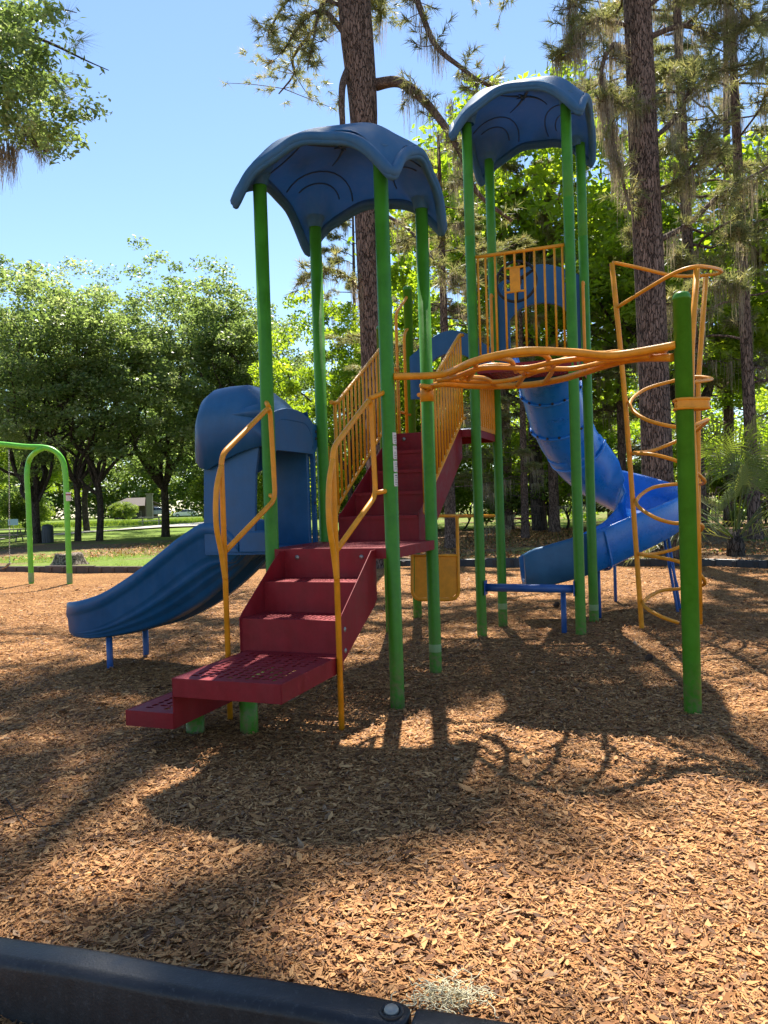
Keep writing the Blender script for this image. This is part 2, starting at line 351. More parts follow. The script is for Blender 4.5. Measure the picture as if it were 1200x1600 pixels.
# ------------------------------------------------------------------ the ground
rngG = np.random.default_rng(5)
_dips = [(L(-.565 + 1.13, -.565), .0, 0), ]
def _pt(a, b): p = L(a, b); return (p.x, p.y)
GD = [(*_pt(.565, -.565), -.09, .5), (*_pt(.565, .565), -.05, .5), (*_pt(-.25, -1.9), -.02, .8), (1.53, 10.2, -.06, .5), (2.25, 6.05, -.05, .6), (-.4, 3.4, .03, 1.2), (1.2, 4.6, .03, 1.0), (-2.0, 3.8, .03, 1.3), (3.4, 7.6, .04, 1.2), (2.6, 10.6, -.05, .7)]
_wv = [(rngG.uniform(.6, 3.2), rngG.uniform(0, 6.28), rngG.uniform(0, 6.28), rngG.uniform(.3, 1)) for _ in range(14)]
def gz(x, y):
    z = np.zeros_like(np.asarray(x, dtype=float))
    for gx, gy, d, r in GD: z = z + d * np.exp(-((x - gx) ** 2 + (y - gy) ** 2) / (r * r))
    for k, th, ph, a in _wv: z = z + .009 * a / (.6 + .4 * k) * np.sin(k * (np.cos(th) * x + np.sin(th) * y) + ph)
    return z
def g1(p): return float(gz(np.array(p.x), np.array(p.y)))

BORDER = [Vector((-22, 24.2, 0)), Vector((-16.4, 22.9, 0)), gp(0, 894), gp(230, 895), gp(420, 890), gp(590, 886), gp(760, 884), gp(930, 884), gp(1100, 885), gp(1200, 888), gp(1200, 888) + Vector((5, -3.2, 0)), gp(1200, 888) + Vector((12, -8, 0))]
for p in BORDER: p.z = 0
def border_y(x):
    return float(np.interp(x, [p.x for p in BORDER], [p.y for p in BORDER]))
b = MB(); b.add([(-255, -40, -.35), (255, -40, -.35), (255, 240, -.35), (-255, 240, -.35)], [(0, 1, 2, 3)])
tag(b.build('ground', M_EARTH), kind='structure')
xs = np.concatenate([np.arange(-22, -8, .5), np.arange(-8, 8, .16), np.arange(8, 17.01, .5)])
rows = []
for t in np.concatenate([np.linspace(-3, 1.5, 8)[:-1], np.linspace(1.5, 14, 110)[:-1], np.linspace(14, 24, 16)]):
    row = []
    for x in xs:
        y = min(t + 0.0, 99); yb = border_y(x) + .02
        yy = y if y < 10 else 10 + (y - 10) * (yb - 10) / 14.0
        row.append((x, yy))
    rows.append(row)
R2 = []
for row in rows:
    a = np.array(row); z = gz(a[:, 0], a[:, 1]); R2.append([(x, y, zz) for (x, y), zz in zip(row, z)])
b = MB(); b.grid(R2, True); tag(b.build('wood_chip_bed', M_BED, recalc=False), kind='structure')
# lawn beyond the border, rising slightly with broad swells
lx = [p.x for p in BORDER]
rows = []
for k, d in enumerate([0, 2, 5, 9, 14, 20, 28, 40, 60, 90, 140, 205]):
    rows.append([(x * (1 + d * .045), border_y(x) + d, .03 + (0.0 if d == 0 else .08 * math.sin(x * .7 + d)) - (0.05 if d == 0 else 0)) for x in np.linspace(-22, 17, 40)])
b = MB(); b.grid(rows, True); tag(b.build('lawn', M_LAWN, recalc=False), kind='structure')

def chips(name, n, seed, ymin, ymax, fac=1.0):
    r = np.random.default_rng(seed)
    # even cover on screen: denser close to the camera
    u = r.random(n * 3); y = ymin * (ymax / ymin) ** u
    x = (r.random(n * 3) - .5) * 2 * (.62 * y + .4)
    keep = r.random(n * 3) < np.minimum(1, (4.2 / y) ** .0)
    x = x[keep][:n]; y = y[keep][:n]; n = len(x)
    kind = r.random(n) 
    ln = np.where(kind < .42, r.uniform(.014, .06, n) , np.exp(r.normal(-3.15, .38, n))) * np.clip(.9 + (y - 2) * .055, .9, 1.6) * fac
    wd = np.where(kind < .42, ln * r.uniform(.08, .2, n), ln * r.uniform(.24, .42, n))
    z = gz(x, y) + r.uniform(.001, .016, n)
    yaw = r.uniform(0, 2 * np.pi, n); tilt = r.normal(0, .17, n); roll = r.normal(0, .24, n)
    ax = np.stack([np.cos(yaw) * np.cos(tilt), np.sin(yaw) * np.cos(tilt), np.sin(tilt)], 1)
    sx = np.stack([-np.sin(yaw) * np.cos(roll), np.cos(yaw) * np.cos(roll), np.sin(roll)], 1)
    up = np.cross(ax, sx)
    c = np.stack([x, y, z], 1)
    L_ = ln[:, None] / 2; W_ = wd[:, None] / 2
    curl = (r.uniform(-.12, .22, n) * ln)[:, None]
    off = r.uniform(-.25, .25, n)[:, None]
    blunt = np.where(kind < .42, .9, .12)[:, None]
    v = np.stack([c - ax * L_ - sx * W_ * blunt + up * curl * .8, c - ax * L_ + sx * W_ * blunt + up * curl * .8,
                  c + ax * L_ * off - sx * W_ + up * curl * .25, c + ax * L_ * off, c + ax * L_ * off + sx * W_ + up * curl * .25,
                  c + ax * L_ - sx * W_ * blunt * .8 + up * curl * .7, c + ax * L_ + sx * W_ * blunt * .8 + up * curl * .7], 1)
    f = np.array([[0, 2, 3, -1], [0, 3, 4, 1], [2, 5, 6, 3], [3, 6, 4, -1]])
    quads = []
    base = np.arange(n)[:, None] * 7
    tri = np.concatenate([base + np.array([0, 2, 3]), base + np.array([3, 6, 4])], 0)
    qd = np.concatenate([base + np.array([0, 3, 4, 1]), base + np.array([2, 5, 6, 3])], 0)
    return fast_mesh(name, v.reshape(-1, 3), tri, qd, np.repeat(np.clip(np.where(kind < .42, r.normal(.55, .2, n), r.normal(.42, .27, n)), 0, 1), 7), M_CHIP)

def fast_mesh(name, v, tri, quad, tint, mat, smooth=False):
    me = bpy.data.meshes.new(name)
    nt_, nq = (0 if tri is None else len(tri)), (0 if quad is None else len(quad))
    loops = np.concatenate([a.ravel() for a in (tri, quad) if a is not None]).astype(np.int32)
    me.vertices.add(len(v)); me.vertices.foreach_set('co', v.astype(np.float32).ravel())
    me.loops.add(len(loops)); me.loops.foreach_set('vertex_index', loops)
    me.polygons.add(nt_ + nq)
    st = np.concatenate([np.arange(nt_) * 3, nt_ * 3 + np.arange(nq) * 4]).astype(np.int32)
    me.polygons.foreach_set('loop_start', st)
    me.polygons.foreach_set('loop_total', np.concatenate([np.full(nt_, 3), np.full(nq, 4)]).astype(np.int32))
    if smooth: me.polygons.foreach_set('use_smooth', np.ones(nt_ + nq, bool))
    if tint is not None:
        a = me.attributes.new('tint', 'FLOAT', 'POINT'); a.data.foreach_set('value', tint.astype(np.float32))
    me.materials.append(mat); me.update(calc_edges=True)
    return me
def link(me, name, parent=None, loc=(0, 0, 0), **kw):
    o = bpy.data.objects.new(name, me); COL.objects.link(o); o.location = loc
    if parent is not None: o.parent = parent
    tag(o, **kw); return o
r_ = np.random.default_rng(71); n_ = 2600; y_ = 1.8 * (14 / 1.8) ** r_.random(n_); x_ = (r_.random(n_) - .5) * 2 * (.6 * y_ + .3); a_ = r_.uniform(0, 6.28, n_); l_ = r_.uniform(.04, .11, n_)
d_ = np.stack([np.cos(a_), np.sin(a_), r_.normal(0, .05, n_)], 1); c_ = np.stack([x_, y_, gz(x_, y_) + .019], 1); s_ = np.stack([-np.sin(a_), np.cos(a_), 0 * a_], 1) * (.0009 + .0002 * y_)[:, None]; bend = s_ * r_.normal(0, 6, n_)[:, None]
v_ = np.stack([c_ - d_ * l_[:, None] - s_, c_ - d_ * l_[:, None] + s_, c_ + bend - s_, c_ + bend + s_, c_ + d_ * l_[:, None] - s_ * .4, c_ + d_ * l_[:, None] + s_ * .4], 1).reshape(-1, 3); b_ = np.arange(n_)[:, None] * 6
link(fast_mesh('pine_straw', v_, None, np.concatenate([b_ + np.array([0, 2, 3, 1]), b_ + np.array([2, 4, 5, 3])], 0), np.repeat(r_.choice([.2, .3, .45, .8], n_), 6), M_CHIP), 'pine_straw', kind='stuff')
link(chips('wood_chips', 200000, 3, 1.75, 17, .80), 'wood_chips', kind='stuff')

# ------------------------------------------------------------------ the play structure
PS = empty('play_structure', L(0, 0, 0), 'tall green, orange, red and blue playground structure with two slides on the wood chips', 'play structure')
ZP1, ZP2 = 4.44, 6.07
D1, D2, D3 = 1.22, 2.44, 3.17
H = .565
def post(a, b, top, base=-.35, cap=False, r=.06, seams=(), p=None):
    p = p or L(a, b); m = MB(); n = 28
    prof = [(r, base), (r, top - (.06 if cap else 0))]
    if seams:
        prof = [(r, base)]
        for s in seams: prof += [(r, s - .011), (r * .965, s - .009), (r * .965, s + .0), (r * .985, s + .002), (r * .985, s + .07), (r, s + .072)]
        prof += [(r, top - (.06 if cap else 0))]
    if cap: prof += [(r * 1.03, top - .06), (r * 1.03, top - .045), (r * .95, top - .025), (r * .75, top - .008), (r * .4, top), (0.001, top + .003)]
    else: prof += [(0.001, top)]
    m.lathe((p.x, p.y, 0), prof, n)
    return m.build('support_post', M_GREEN, PS, origin=(p.x, p.y, 0))
pA, pB, pC, pD = post(-H, -H, ZP1), post(-H, H, ZP1), post(H, -H, ZP1), post(H, H, ZP1)
QE, QF, QG, QI = Vector((1.125, 9.17, 0)), Vector((1.534, 10.2, 0)), Vector((2.21, 8.79, 0)), Vector((2.64, 9.82, 0))
for q, sz in ((QE, 4.72), (QF, 4.72), (QG, 5.0), (QI, 4.9)): post(0, 0, ZP2, seams=(sz,), p=q)
QK = L(-H, 3.52); QL = L(-H, 2.42)
post(0, 0, at(640, 447, QK.y).z, cap=True, p=QK)
post(0, 0, at(596, 508, QL.y).z, cap=True, p=QL)
QJ = gp(1083, 1121, -.05); QJ.z = 0
postJ = post(0, 0, at(1062, 456, QJ.y).z, cap=True, p=QJ, r=.0625)
# collars low on some posts
for q in (L(H, H), QF, QI):
    m = MB(); m.lathe((q.x, q.y, 0), [(.0605, .14), (.0612, .145), (.0612, .21), (.0605, .215)], 24); m.build('label_band', M_BAND, PS)
# label strip on the front post, facing right-forward
def strip(postob, p, r, z0, items, ang0, ang1):
    for i, (h, dark) in enumerate(items):
        m = MB(); m2 = MB(); rows = []
        for k in range(7):
            a = ang0 + (ang1 - ang0) * k / 6
            rows.append([(p.x + math.cos(a) * (r + .0012), p.y + math.sin(a) * (r + .0012), z) for z in (z0 - h, z0 - .008)])
        m.grid(rows); ob = m.build('instruction_label', M_STICK, postob, recalc=False)
        rr = random.Random(i)
        for zz in np.arange(z0 - h + .015, z0 - .02, .014):
            a_ = ang0 + (ang1 - ang0) * .15; b_ = a_ + (ang1 - ang0) * rr.uniform(.35, .7)
            if rr.random() < .25: continue
            hh = .004 if rr.random() < .8 else .008
            m2.add([(p.x + math.cos(t) * (r + .0022), p.y + math.sin(t) * (r + .0022), z) for z in (zz, zz + hh) for t in (a_, (a_ + b_) / 2, b_)], [(0, 1, 4, 3), (1, 2, 5, 4)])
        m2.build('label_print', M_INK, postob, recalc=False)
        m3 = MB(); m3.add([(p.x + math.cos(t) * (r + .0022), p.y + math.sin(t) * (r + .0022), z) for z in (z0 - h, z0 - h + .009) for t in (ang0, (ang0 + ang1) / 2, ang1)], [(0, 1, 4, 3), (1, 2, 5, 4)])
        m3.build('label_edge', M_REDINK, postob, recalc=False)
        z0 -= h + .004
strip(pC, L(H, -H), .06, at(615, 675, L(H, -H).y).z, [(.105, 0), (.12, 0), (.10, 0), (.115, 0)], R_(-62), R_(8))

def perf(m, corner, eu, ev, nu, nv, cu, cv, seed, up=Vector((0, 0, 1)), margin=1, full=.92):
    """perforated plate: cells with slot shaped holes that light really passes through"""
    r = random.Random(seed)
    for i in range(nu):
        for j in range(nv):
            o = corner + eu * (i * cu) + ev * (j * cv)
            sq = [o, o + eu * cu, o + eu * cu + ev * cv, o + ev * cv]
            if i < margin or j < margin or i >= nu - margin or j >= nv - margin or r.random() > full:
                m.add(sq, [(0, 1, 2, 3)]); continue
            c = o + eu * cu / 2 + ev * cv / 2
            hor = ((i // 2 + j // 2) % 2 == 0) ^ (r.random() < .2)
            a_, b_ = (.43, .25) if hor else (.25, .42)
            a_ *= r.uniform(.85, 1.05)
            per = []
            for k in range(12):
                t = 2 * math.pi * k / 12 + math.pi / 4
                x, y = math.cos(t), math.sin(t)
                q = 1 / (abs(x) ** 3 + abs(y) ** 3) ** (1 / 3)
                per.append(c + eu * (x * q * a_ * cu) + ev * (y * q * b_ * cv))
            out = []
            for k in range(12):
                t = 2 * math.pi * k / 12 + math.pi / 4
                x, y = math.cos(t), math.sin(t); q = 1 / max(abs(x), abs(y))
                out.append(c + eu * (x * q * cu / 2) + ev * (y * q * cv / 2))
            m.add(out + per, [(k, (k + 1) % 12, 12 + (k + 1) % 12, 12 + k) for k in range(12)])

def pan(name, parent, a0, a1, b0, b1, z, skirt, seed, cell=.062, skirts='abcd'):
    m = MB(); nu = max(3, round((a1 - a0) / cell)); nv = max(3, round((b1 - b0) / cell))
    perf(m, L(a0, b0, z), E1, E2, nu, nv, (a1 - a0) / nu, (b1 - b0) / nv, seed)
    ob = m.build(name, M_RED, parent, solid=.006)
    s = MB(); t = .006; e = .0035
    if 'a' in skirts: s.lbox(a0 - e, a1 + e, b0 - t - e, b0 - e, z - skirt, z + .004)
    if 'b' in skirts: s.lbox(a0 - e, a1 + e, b1 + e, b1 + t + e, z - skirt, z + .004)
    if 'c' in skirts: s.lbox(a0 - t - e, a0 - e, b0 - t - e, b1 + t + e, z - skirt, z + .0045)
    if 'd' in skirts: s.lbox(a1 + e, a1 + t + e, b0 - t - e, b1 + t + e, z - skirt, z + .0045)
    return ob, s
# decks
def deck(a0, a1, b0, b1, z, seed):
    ob, s = pan('deck', PS, a0, a1, b0, b1, z, .085, seed, .055)
    s.build('deck_edge', M_RED, ob, bevel=.002)
    return ob
dA = H - .068
deck(-H - .03, H + .03, -H - .03 + .0, H + .03, D1, 1)
deck(-H - .03, H + .03, 2.42 - .02, 3.55, D2, 2)
q0 = (QE + QG + QF + QI) / 4; ca, cb = (q0 - C1).dot(E1), (q0 - C1).dot(E2)
deck(ca - H - .03, ca + H + .03, cb - H - .03, cb + H + .03, D3, 3)

# front stairs: two treads, then two pads turned to the left
def bolts(pts, nrm, parent, r=.011, name='bolt', mat=None):
    m = MB()
    for p in pts: m.lathe(p, [(r * 1.5, 0), (r * 1.5, .002), (r, .006), (r * .5, .009), (0.0005, .010)], 10, nrm)
    return m.build(name, mat or M_BOLT, parent)
WS = .42
rise = (D1 - .485) / 3
st = MB()
bs = [-.605, -.985, -1.37]
zt = [D1, D1 - rise, D1 - 2 * rise, .485]
for k in range(3):   # risers
    st.lbox(-WS - .0005, WS + .0005, bs[k], bs[k] + .006, zt[k + 1] - .02, zt[k] - (.0 if k else .01))
FS = st.build('front_staircase', M_RED, PS)
for s in (-1, 1):
    m = MB(); a = s * WS
    out = [L(a, -.60, D1 - .01), L(a, -.60, D1 - .42), L(a, -.66, D1 - .47), L(a, -1.385, .40), L(a, -1.385, zt[2] + .005), L(a, -1.34, zt[2] + .05), L(a, -.70, D1 - .01)]
    m.poly_prism(out, E1 * (.007 * s)); m.build('stringer', M_RED, FS, bevel=.0015)
for k in (1, 2):
    ob, s = pan('tread', FS, -WS + .004, WS - .004, bs[k] + .009, bs[k - 1] - .002, zt[k], .03, 10 + k, .044, 'a'); s.build('tread_lip', M_RED, FS)
for a__ in (-.3, .3): bolts([L(a__, -.606, D1 - .07)], -E2, FS, .014)
for z__ in (.66, .50): bolts([L(WS + .008, -1.30, z__)], E1, FS, .014)
ob, s = pan('step_pad', FS, -.365, .43, -2.33, -1.378, .485, .12, 20, .066); s.build('pad_edge', M_RED, ob, bevel=.004)
ob, s = pan('step_pad', FS, -.745, -.385, -2.33, -1.50, .25, .10, 21, .066); s.build('pad_edge', M_RED, ob, bevel=.004)
m = MB(); m.lbox(-.379, -.373, -2.33, -1.50, .15, .362); m.build('pad_riser', M_RED, FS)
m = MB(); p = L(-.17, -1.72)
m.tube([(p.x, p.y, -.3), (p.x, p.y, .36)], .066, 24)
m.box((p.x, p.y, .374), (.12, .10, .006)); m.build('pad_support', M_GREEN, FS)
m = MB(); p = L(-.54, -1.85); m.tube([(p.x, p.y, -.3), (p.x, p.y, .15)], .066, 24); m.box((p.x, p.y, .155), (.1, .1, .006)); m.build('pad_support', M_GREEN, FS)

# upper stairs
b0u, b1u = .605, 2.385; rz = (D2 - D1) / 5; rb = (b1u - b0u) / 4
st = MB()
for k in range(5): st.lbox(-WS - .0005, WS + .0005, b0u + k * rb, b0u + k * rb + .006, D1 + k * rz - (.02 if k else .08), D1 + (k + 1) * rz - .003)
US = st.build('upper_staircase', M_RED, PS)
for k in range(1, 5):
    ob, s = pan('tread', US, -WS + .004, WS - .004, b0u + (k - 1) * rb - .012, b0u + k * rb - .004, D1 + k * rz, .03, 30 + k, .05, 'a'); s.build('tread_lip', M_RED, US)
for s in (-1, 1):
    m = MB(); a = s * (WS + .002)
    out = [L(a, .60, D1 + .27), L(a, .60, D1 - .10), L(a, .75, D1 - .13), L(a, 2.395, D2 - .33), L(a, 2.395, D2 - .005), L(a, 2.30, D2 + .02), L(a, .68, D1 + .30)]
    m.poly_prism(out, E1 * (.007 * s)); m.build('stringer', M_RED, US, bevel=.0015)
for a__ in (-.3, .3): bolts([L(a__, 2.38, D2 - .07)], -E2, US, .016)

# roofs
def roof(ca, cb, zpost, dz, seed, post_side):
    rnd = random.Random(seed); n = 36; R = .80
    def P(s, t, off=0.0):
        q = 1 - .075 * (s * s * t * t) - .05 * ((1 - s * s) * t * t + (1 - t * t) * s * s)
        q *= 1 + .022 * math.cos(9.4 * (t if abs(s) > abs(t) else s)) * max(0, max(abs(s), abs(t)) - .6); a, b = s * R * q, t * R * q
        e = max(abs(s), abs(t))
        z = zpost + dz - .26 * (s * s + t * t) - .09 * s * s * t * t
        if off == 0: z -= (.185 * dz / .46) * math.exp(-((abs(s) - .706) ** 2 + (abs(t) - .706) ** 2) / .03)
        e = max(abs(s), abs(t)); lo_ = min(abs(s), abs(t)); k8 = max(0, e - .72) / .28
        z += .017 * k8 * math.cos(9.4 * (t if abs(s) > abs(t) else s) + seed) * (1 - lo_ ** 4) - .085 * max(0, lo_ - .72) / .28
        z += .018 * math.sin(5 * s + 1.3 * t + seed) * math.sin(4 * t - s) * (1 if off > 0 else .3)
        # four broad swellings, each over a post, with a furrow between them
        z += .055 * math.exp(-((abs(s) - .62) ** 2 + (abs(t) - .62) ** 2) / .07) * (1 if off > 0 else 0)
        z += .03 * math.exp(-(s * s + t * t) / .05) * (1 if off > 0 else 0)
        return L(ca + a, cb + b, z + off)
    S_ = [math.sin(math.pi / 2 * (-1 + 2 * i / n)) * .35 + .65 * (-1 + 2 * i / n) for i in range(n + 1)]
    m = MB()
    rows = [[P(s, t, .045) for t in S_] for s in S_]
    rows2 = [[P(s, t, -.0) for t in S_] for s in S_]
    m.grid(rows, True); m.grid([r[::-1] for r in rows2], True)
    # rolled rim around the edge
    loop = [(-1, t) for t in S_[:-1]] + [(s, 1) for s in S_[:-1]] + [(1, -t) for t in S_[:-1]] + [(-s, -1) for s in S_[:-1]]
    pts = [P(s, t, .0) for s, t in loop]
    # round the outline at the corners
    for _ in range(4): pts = [(pts[i - 1] + pts[i] * 2 + pts[(i + 1) % len(pts)]) / 4 for i in range(len(pts))]
    m.tube([p + Vector((0, 0, .0)) for p in pts], .047, 10, closed=True)
    m.tube([p + Vector((0, 0, -.035)) for p in pts], .03, 8, closed=True)
    rf = m.build('roof', M_DBLUE, PS)
    k = MB(); c = P(.25, -.1, .06); k.lathe(c, [(.001, .05), (.05, .045), (.075, .02), (.08, -.02)], 18)
    k.build('roof_knob', M_DBLUE, rf)
    # raised veins under the roof
    v = MB()
    for sg, tg in ((1, 1), (1, -1), (-1, 1), (-1, -1)):
        for rad_, w_ in ((.50, 1.15), (.33, 1.0)):
            pts = []
            for k_ in range(13):
                a_ = math.radians(225) + (k_ / 12 - .5) * 2 * w_
                pts.append(P(sg * (.72 + rad_ * math.cos(a_)), tg * (.72 + rad_ * math.sin(a_)), 0) + Vector((0, 0, -.004)))
            v.tube(pts, .0075, 6)
    for a0 in (.35, 1.9, 3.5, 5.1):
        v.tube([P(r_ * math.cos(a0 + r_ * .9), r_ * math.sin(a0 + r_ * .9), 0) + Vector((0, 0, -.004)) for r_ in np.linspace(.08, .42, 10)], [.016 - .0012 * i for i in range(10)], 6)
    for k_ in range(5):
        a = 2 * math.pi * k_ / 5 + .4; 
        v.tube([P(0, 0, -.010), P(.12 * math.cos(a), .12 * math.sin(a), -.006)], [.022, .004], 6)
    v.build('roof_vein', paint('vein_blue_%d' % seed, (.012, .06, .13), .5), rf)
    for sg in (-1, 1):
        for tg in (-1, 1):
            p = L(ca + sg * H, cb + tg * H); s = MB()
            s.lathe((p.x, p.y, zpost), [(.064, -.03), (.072, -.026), (.078, .02), (.10, .08)], 20)
            s.build('post_socket', M_DBLUE, rf)
    return rf
roof(0, 0, ZP1, .46, 1, 1)
roof(ca, cb, ZP2, .46, 2, 1)

# lower handrails (looped) beside the front stairs
TR = .0215
def handrail(s):
    a = s * (WS + .045); p = lambda b, z: L(a, b, z)
    z0 = g1(L(a, -1.5)) - .2
    m = MB()
    m.tube(fillet([p(-1.50, z0), p(-1.50, 2.0), p(-.70, 2.46), p(-.66, 1.66), p(-1.48, 1.27)], .09), TR, 12)
    m.tube(spline([p(-1.50, 1.05), p(-1.54, 1.25), p(-1.60, 1.48), p(-1.58, 1.74), p(-1.50, 1.92)], 6), TR, 12)
    m.tube([p(-.72, 2.45), L(s * H, -H - .02, 2.52)], TR * .95, 10)
    m.tube([p(-.68, 1.68), L(s * H, -H - .02, 1.70)], TR * .95, 10)
    m.build('handrail', M_ORANGE, PS)
handrail(-1); handrail(1)

# upper stair railings with balusters
def railing(s, endpost):
    a = s * (WS + .05); p = lambda b, z: L(a, b, z)
    tb = lambda b: 2.66 + (b - .72) * (3.55 - 2.66) / (2.28 - .72)
    bb = lambda b: 1.60 + (b - .72) * (2.56 - 1.60) / (2.28 - .72)
    m = MB()
    m.tube(fillet([p(.60, tb(.72) - .02), p(.74, tb(.72) - .02), p(2.28, tb(2.28)), p(2.42, tb(2.28) + .02)], .06), .021, 12)
    m.tube(fillet([L(s * H, .56, 1.48), p(.66, 1.48), p(.70, bb(.70)), p(2.28, bb(2.28)), p(2.42, bb(2.28) + .02)], .05), .019, 12)
    rl = m.build('stair_railing', M_ORANGE, PS)
    N = 15
    for k in range(N):
        b = .70 + (2.30 - .70) * k / (N - 1)
        m = MB(); q = p(b, 0)
        m.tube([(q.x, q.y, bb(b)), (q.x, q.y, tb(b))], .0125 if k else .019, 8); m.build('baluster', M_ORANGE, rl, origin=(q.x, q.y, 0))
    return rl
railing(-1, None); railing(1, None)

# landing side: tall hand loops and low barrier
m = MB()
kz = at(640, 462, QK.y).z
m.tube(fillet([QK + Vector((0, 0, kz)), L(-H + .0, 3.35, kz - .12), L(-H, 3.0, kz - .35), L(-H, 3.0, D2 + .05), L(-H, 2.9, D2 + .02)], .12), .021, 10)
m.tube(fillet([QK + Vector((0, 0, kz - .45)), L(-H, 3.4, kz - .5), L(-H + .03, 3.22, kz - .62), L(-H + .03, 3.22, D2 + .05)], .1), .021, 10)
m.tube([L(-H, 3.0, D2 + .35), L(-H, 3.52, D2 + .35)], .018, 8); m.tube([L(-H, 2.42, kz - 1.1), L(-H, 3.0, kz - 1.1)], .018, 8)
hl = m.build('hand_loop', M_ORANGE, PS)
for k in range(5):
    m = MB(); q = L(-H, 2.52 + k * .11); m.tube([(q.x, q.y, D2 + .05), (q.x, q.y, kz - 1.1)], .012, 8); m.build('baluster', M_ORANGE, hl, origin=(q.x, q.y, 0))

# orange ribbed panel closing the step up to the top deck, and the panel at its side
m = MB(); ev = (QF - QE).normalized(); nx = Vector((ev.y, -ev.x, 0))
a_, b_ = QE + ev * .09, QF - ev * .04
m.box((a_ + b_) / 2 + nx * -.02 + Vector((0, 0, (D2 + .02 + 3.10) / 2)), ((b_ - a_).length / 2, .006, (3.10 - D2) / 2), (ev, nx, Vector((0, 0, 1))))
for k in range(9):
    c = a_ + (b_ - a_) * ((k + .5) / 9) + nx * -.012
    m.tube([c + Vector((0, 0, D2 + .06)), c + Vector((0, 0, 3.06))], .009, 6)
m.build('kick_panel', M_ORANGE, PS)

# guard railing of the top deck with the steering wheel
def guard(Q0, Q1, zt_, zb_, n, name='guard_railing', wheel=False, skip=()):
    e = (Q1 - Q0).normalized(); ln = (Q1 - Q0).length; nn = Vector((e.y, -e.x, 0)); m = MB()
    P = lambda t, z, o=0: Q0 + e * t + nn * o + Vector((0, 0, z))
    m.tube([P(.06, zt_), P(ln - .06, zt_)], .021, 10); m.tube([P(.06, zb_), P(ln - .06, zb_)], .021, 10); m.tube([P(.085, zb_), P(.085, zt_)], .014, 8); m.tube([P(ln - .085, zb_), P(ln - .085, zt_)], .014, 8)
    g = m.build(name, M_ORANGE, PS)
    for k in range(n):
        t = .06 + (ln - .12) * (k + 1) / (n + 1)
        m = MB()
        if wheel and k == n // 2 - 1:
            m.tube([P(t, zt_), P(t, zt_ - .18)], .0135, 8); m.tube([P(t, zt_ - .46), P(t, zb_)], .0135, 8)
        else: m.tube([P(t, zb_), P(t, zt_)], .0135, 8)
        q = P(t, 0); m.build('baluster', M_ORANGE, g, origin=(q.x, q.y, 0))
    if wheel:
        dt = (ln - .12) / (n + 1); tc_ = .06 + dt * (n // 2)
        m = MB(); m.tube([P(tc_ - dt, zt_ - .18), P(tc_ + dt, zt_ - .18)], .0135, 8); m.tube([P(tc_ - dt, zt_ - .46), P(tc_ + dt, zt_ - .46)], .0135, 8)
        m.box(P(tc_, zt_ - .32), (.06, .008, .145), (e, nn, Vector((0, 0, 1)))); m.build('wheel_mount', M_ORANGE, g, bevel=.002)
        c = P(tc_, zt_ - .32, -.09); W = MB(); up = Vector((0, 0, 1))
        W.tube([c + (e * math.cos(a) + up * math.sin(a)) * .235 for a in [2 * math.pi * i / 40 for i in range(40)]], .017, 10, closed=True)
        for a in (.5, 2.6, 4.71):
            W.tube([c, c + (e * math.cos(a) + up * math.sin(a)) * .23], [.03, .015], 8)
        W.lathe(c - nn * -.03, [(.001, .02), (.06, .015), (.07, 0), (.07, -.03)], 16, nn)
        W.tube([c, c + nn * .09], .02, 8)
        W.build('steering_wheel', M_BLACK, g)
    return g
guard(QE, QG, 4.47, 3.26, 8, wheel=True)
def side_loop(Qp, e, z0, z1):     # short vertical hand bars beside the side posts
    m = MB(); 
    m.tube(fillet([Qp + e * .05 + Vector((0, 0, z1 - .02)), Qp + e * .12 + Vector((0, 0, z1)), Qp + e * .14 + Vector((0, 0, z0)), Qp + e * .05 + Vector((0, 0, z0))], .04), .02, 10)
    m.build('hand_bar', M_ORANGE, PS)
e_s = (QI - QG).normalized()
side_loop(QG, e_s, 3.2, 4.32); side_loop(QI, -e_s, 3.2, 4.30)
side_loop(QE, ev, 3.2, 4.32); side_loop(QF, -ev, 3.2, 4.28)
side_loop(L(-H, H), E2, 1.75, 2.2)

# blue arched panel at the back of the landing
def extrude_face(outline, holes, nrm, th):
    """flat outline with holes (lists of 3-D points) given thickness, via curve fill"""
    import bmesh
    from mathutils.geometry import tessellate_polygon
    loops = [outline] + holes
    tris = tessellate_polygon(loops)
    flat = [p for l in loops for p in l]
    n = len(flat); d = nrm.normalized() * th
    m = MB(); vs = [p for p in flat] + [p + d for p in flat]
    fs = [tuple(t) for t in tris] + [tuple(i + n for i in reversed(t)) for t in tris]
    o = 0
    for l in loops:
        k = len(l)
        for i in range(k):
            j = (i + 1) % k; fs.append((o + i, o + j, o + j + n, o + i + n))
        o += k
    m.add(vs, fs); return m
def arc_pts(f, n=14): return [f(i / n) for i in range(n + 1)]
Qa, Qb = QK, QF; e = (Qb - Qa).normalized(); ln = (Qb - Qa).length
P = lambda t, z: Qa + e * t + Vector((0, 0, z)) + Vector((0, .0, 0))
zt1 = at(705, 527, 10.6).z; zl = at(652, 585, QK.y).z
out = [P(.02, zl - .35), P(.02, zt1 - .26)] + [P(.16 + (ln - .32) * t, zt1 - .16 + .20 * math.sin(math.pi * t)) for t in np.linspace(0, 1, 14)] + [P(ln - .02, zt1 - .26), P(ln - .02, zl - .35)]
out += [P(ln - .2, zl - .35)] + [P(ln - .2 - (ln - .4) * t, zl - .05 + .28 * math.sin(math.pi * t) ** .6) for t in np.linspace(0, 1, 14)] + [P(.2, zl - .35)]
ho = [[P(x0, zt1 - .22), P(x0 + .1, zt1 - .20), P(x0 + .1, zt1 - .10), P(x0, zt1 - .12)] for x0 in (.2, ln - .3)]
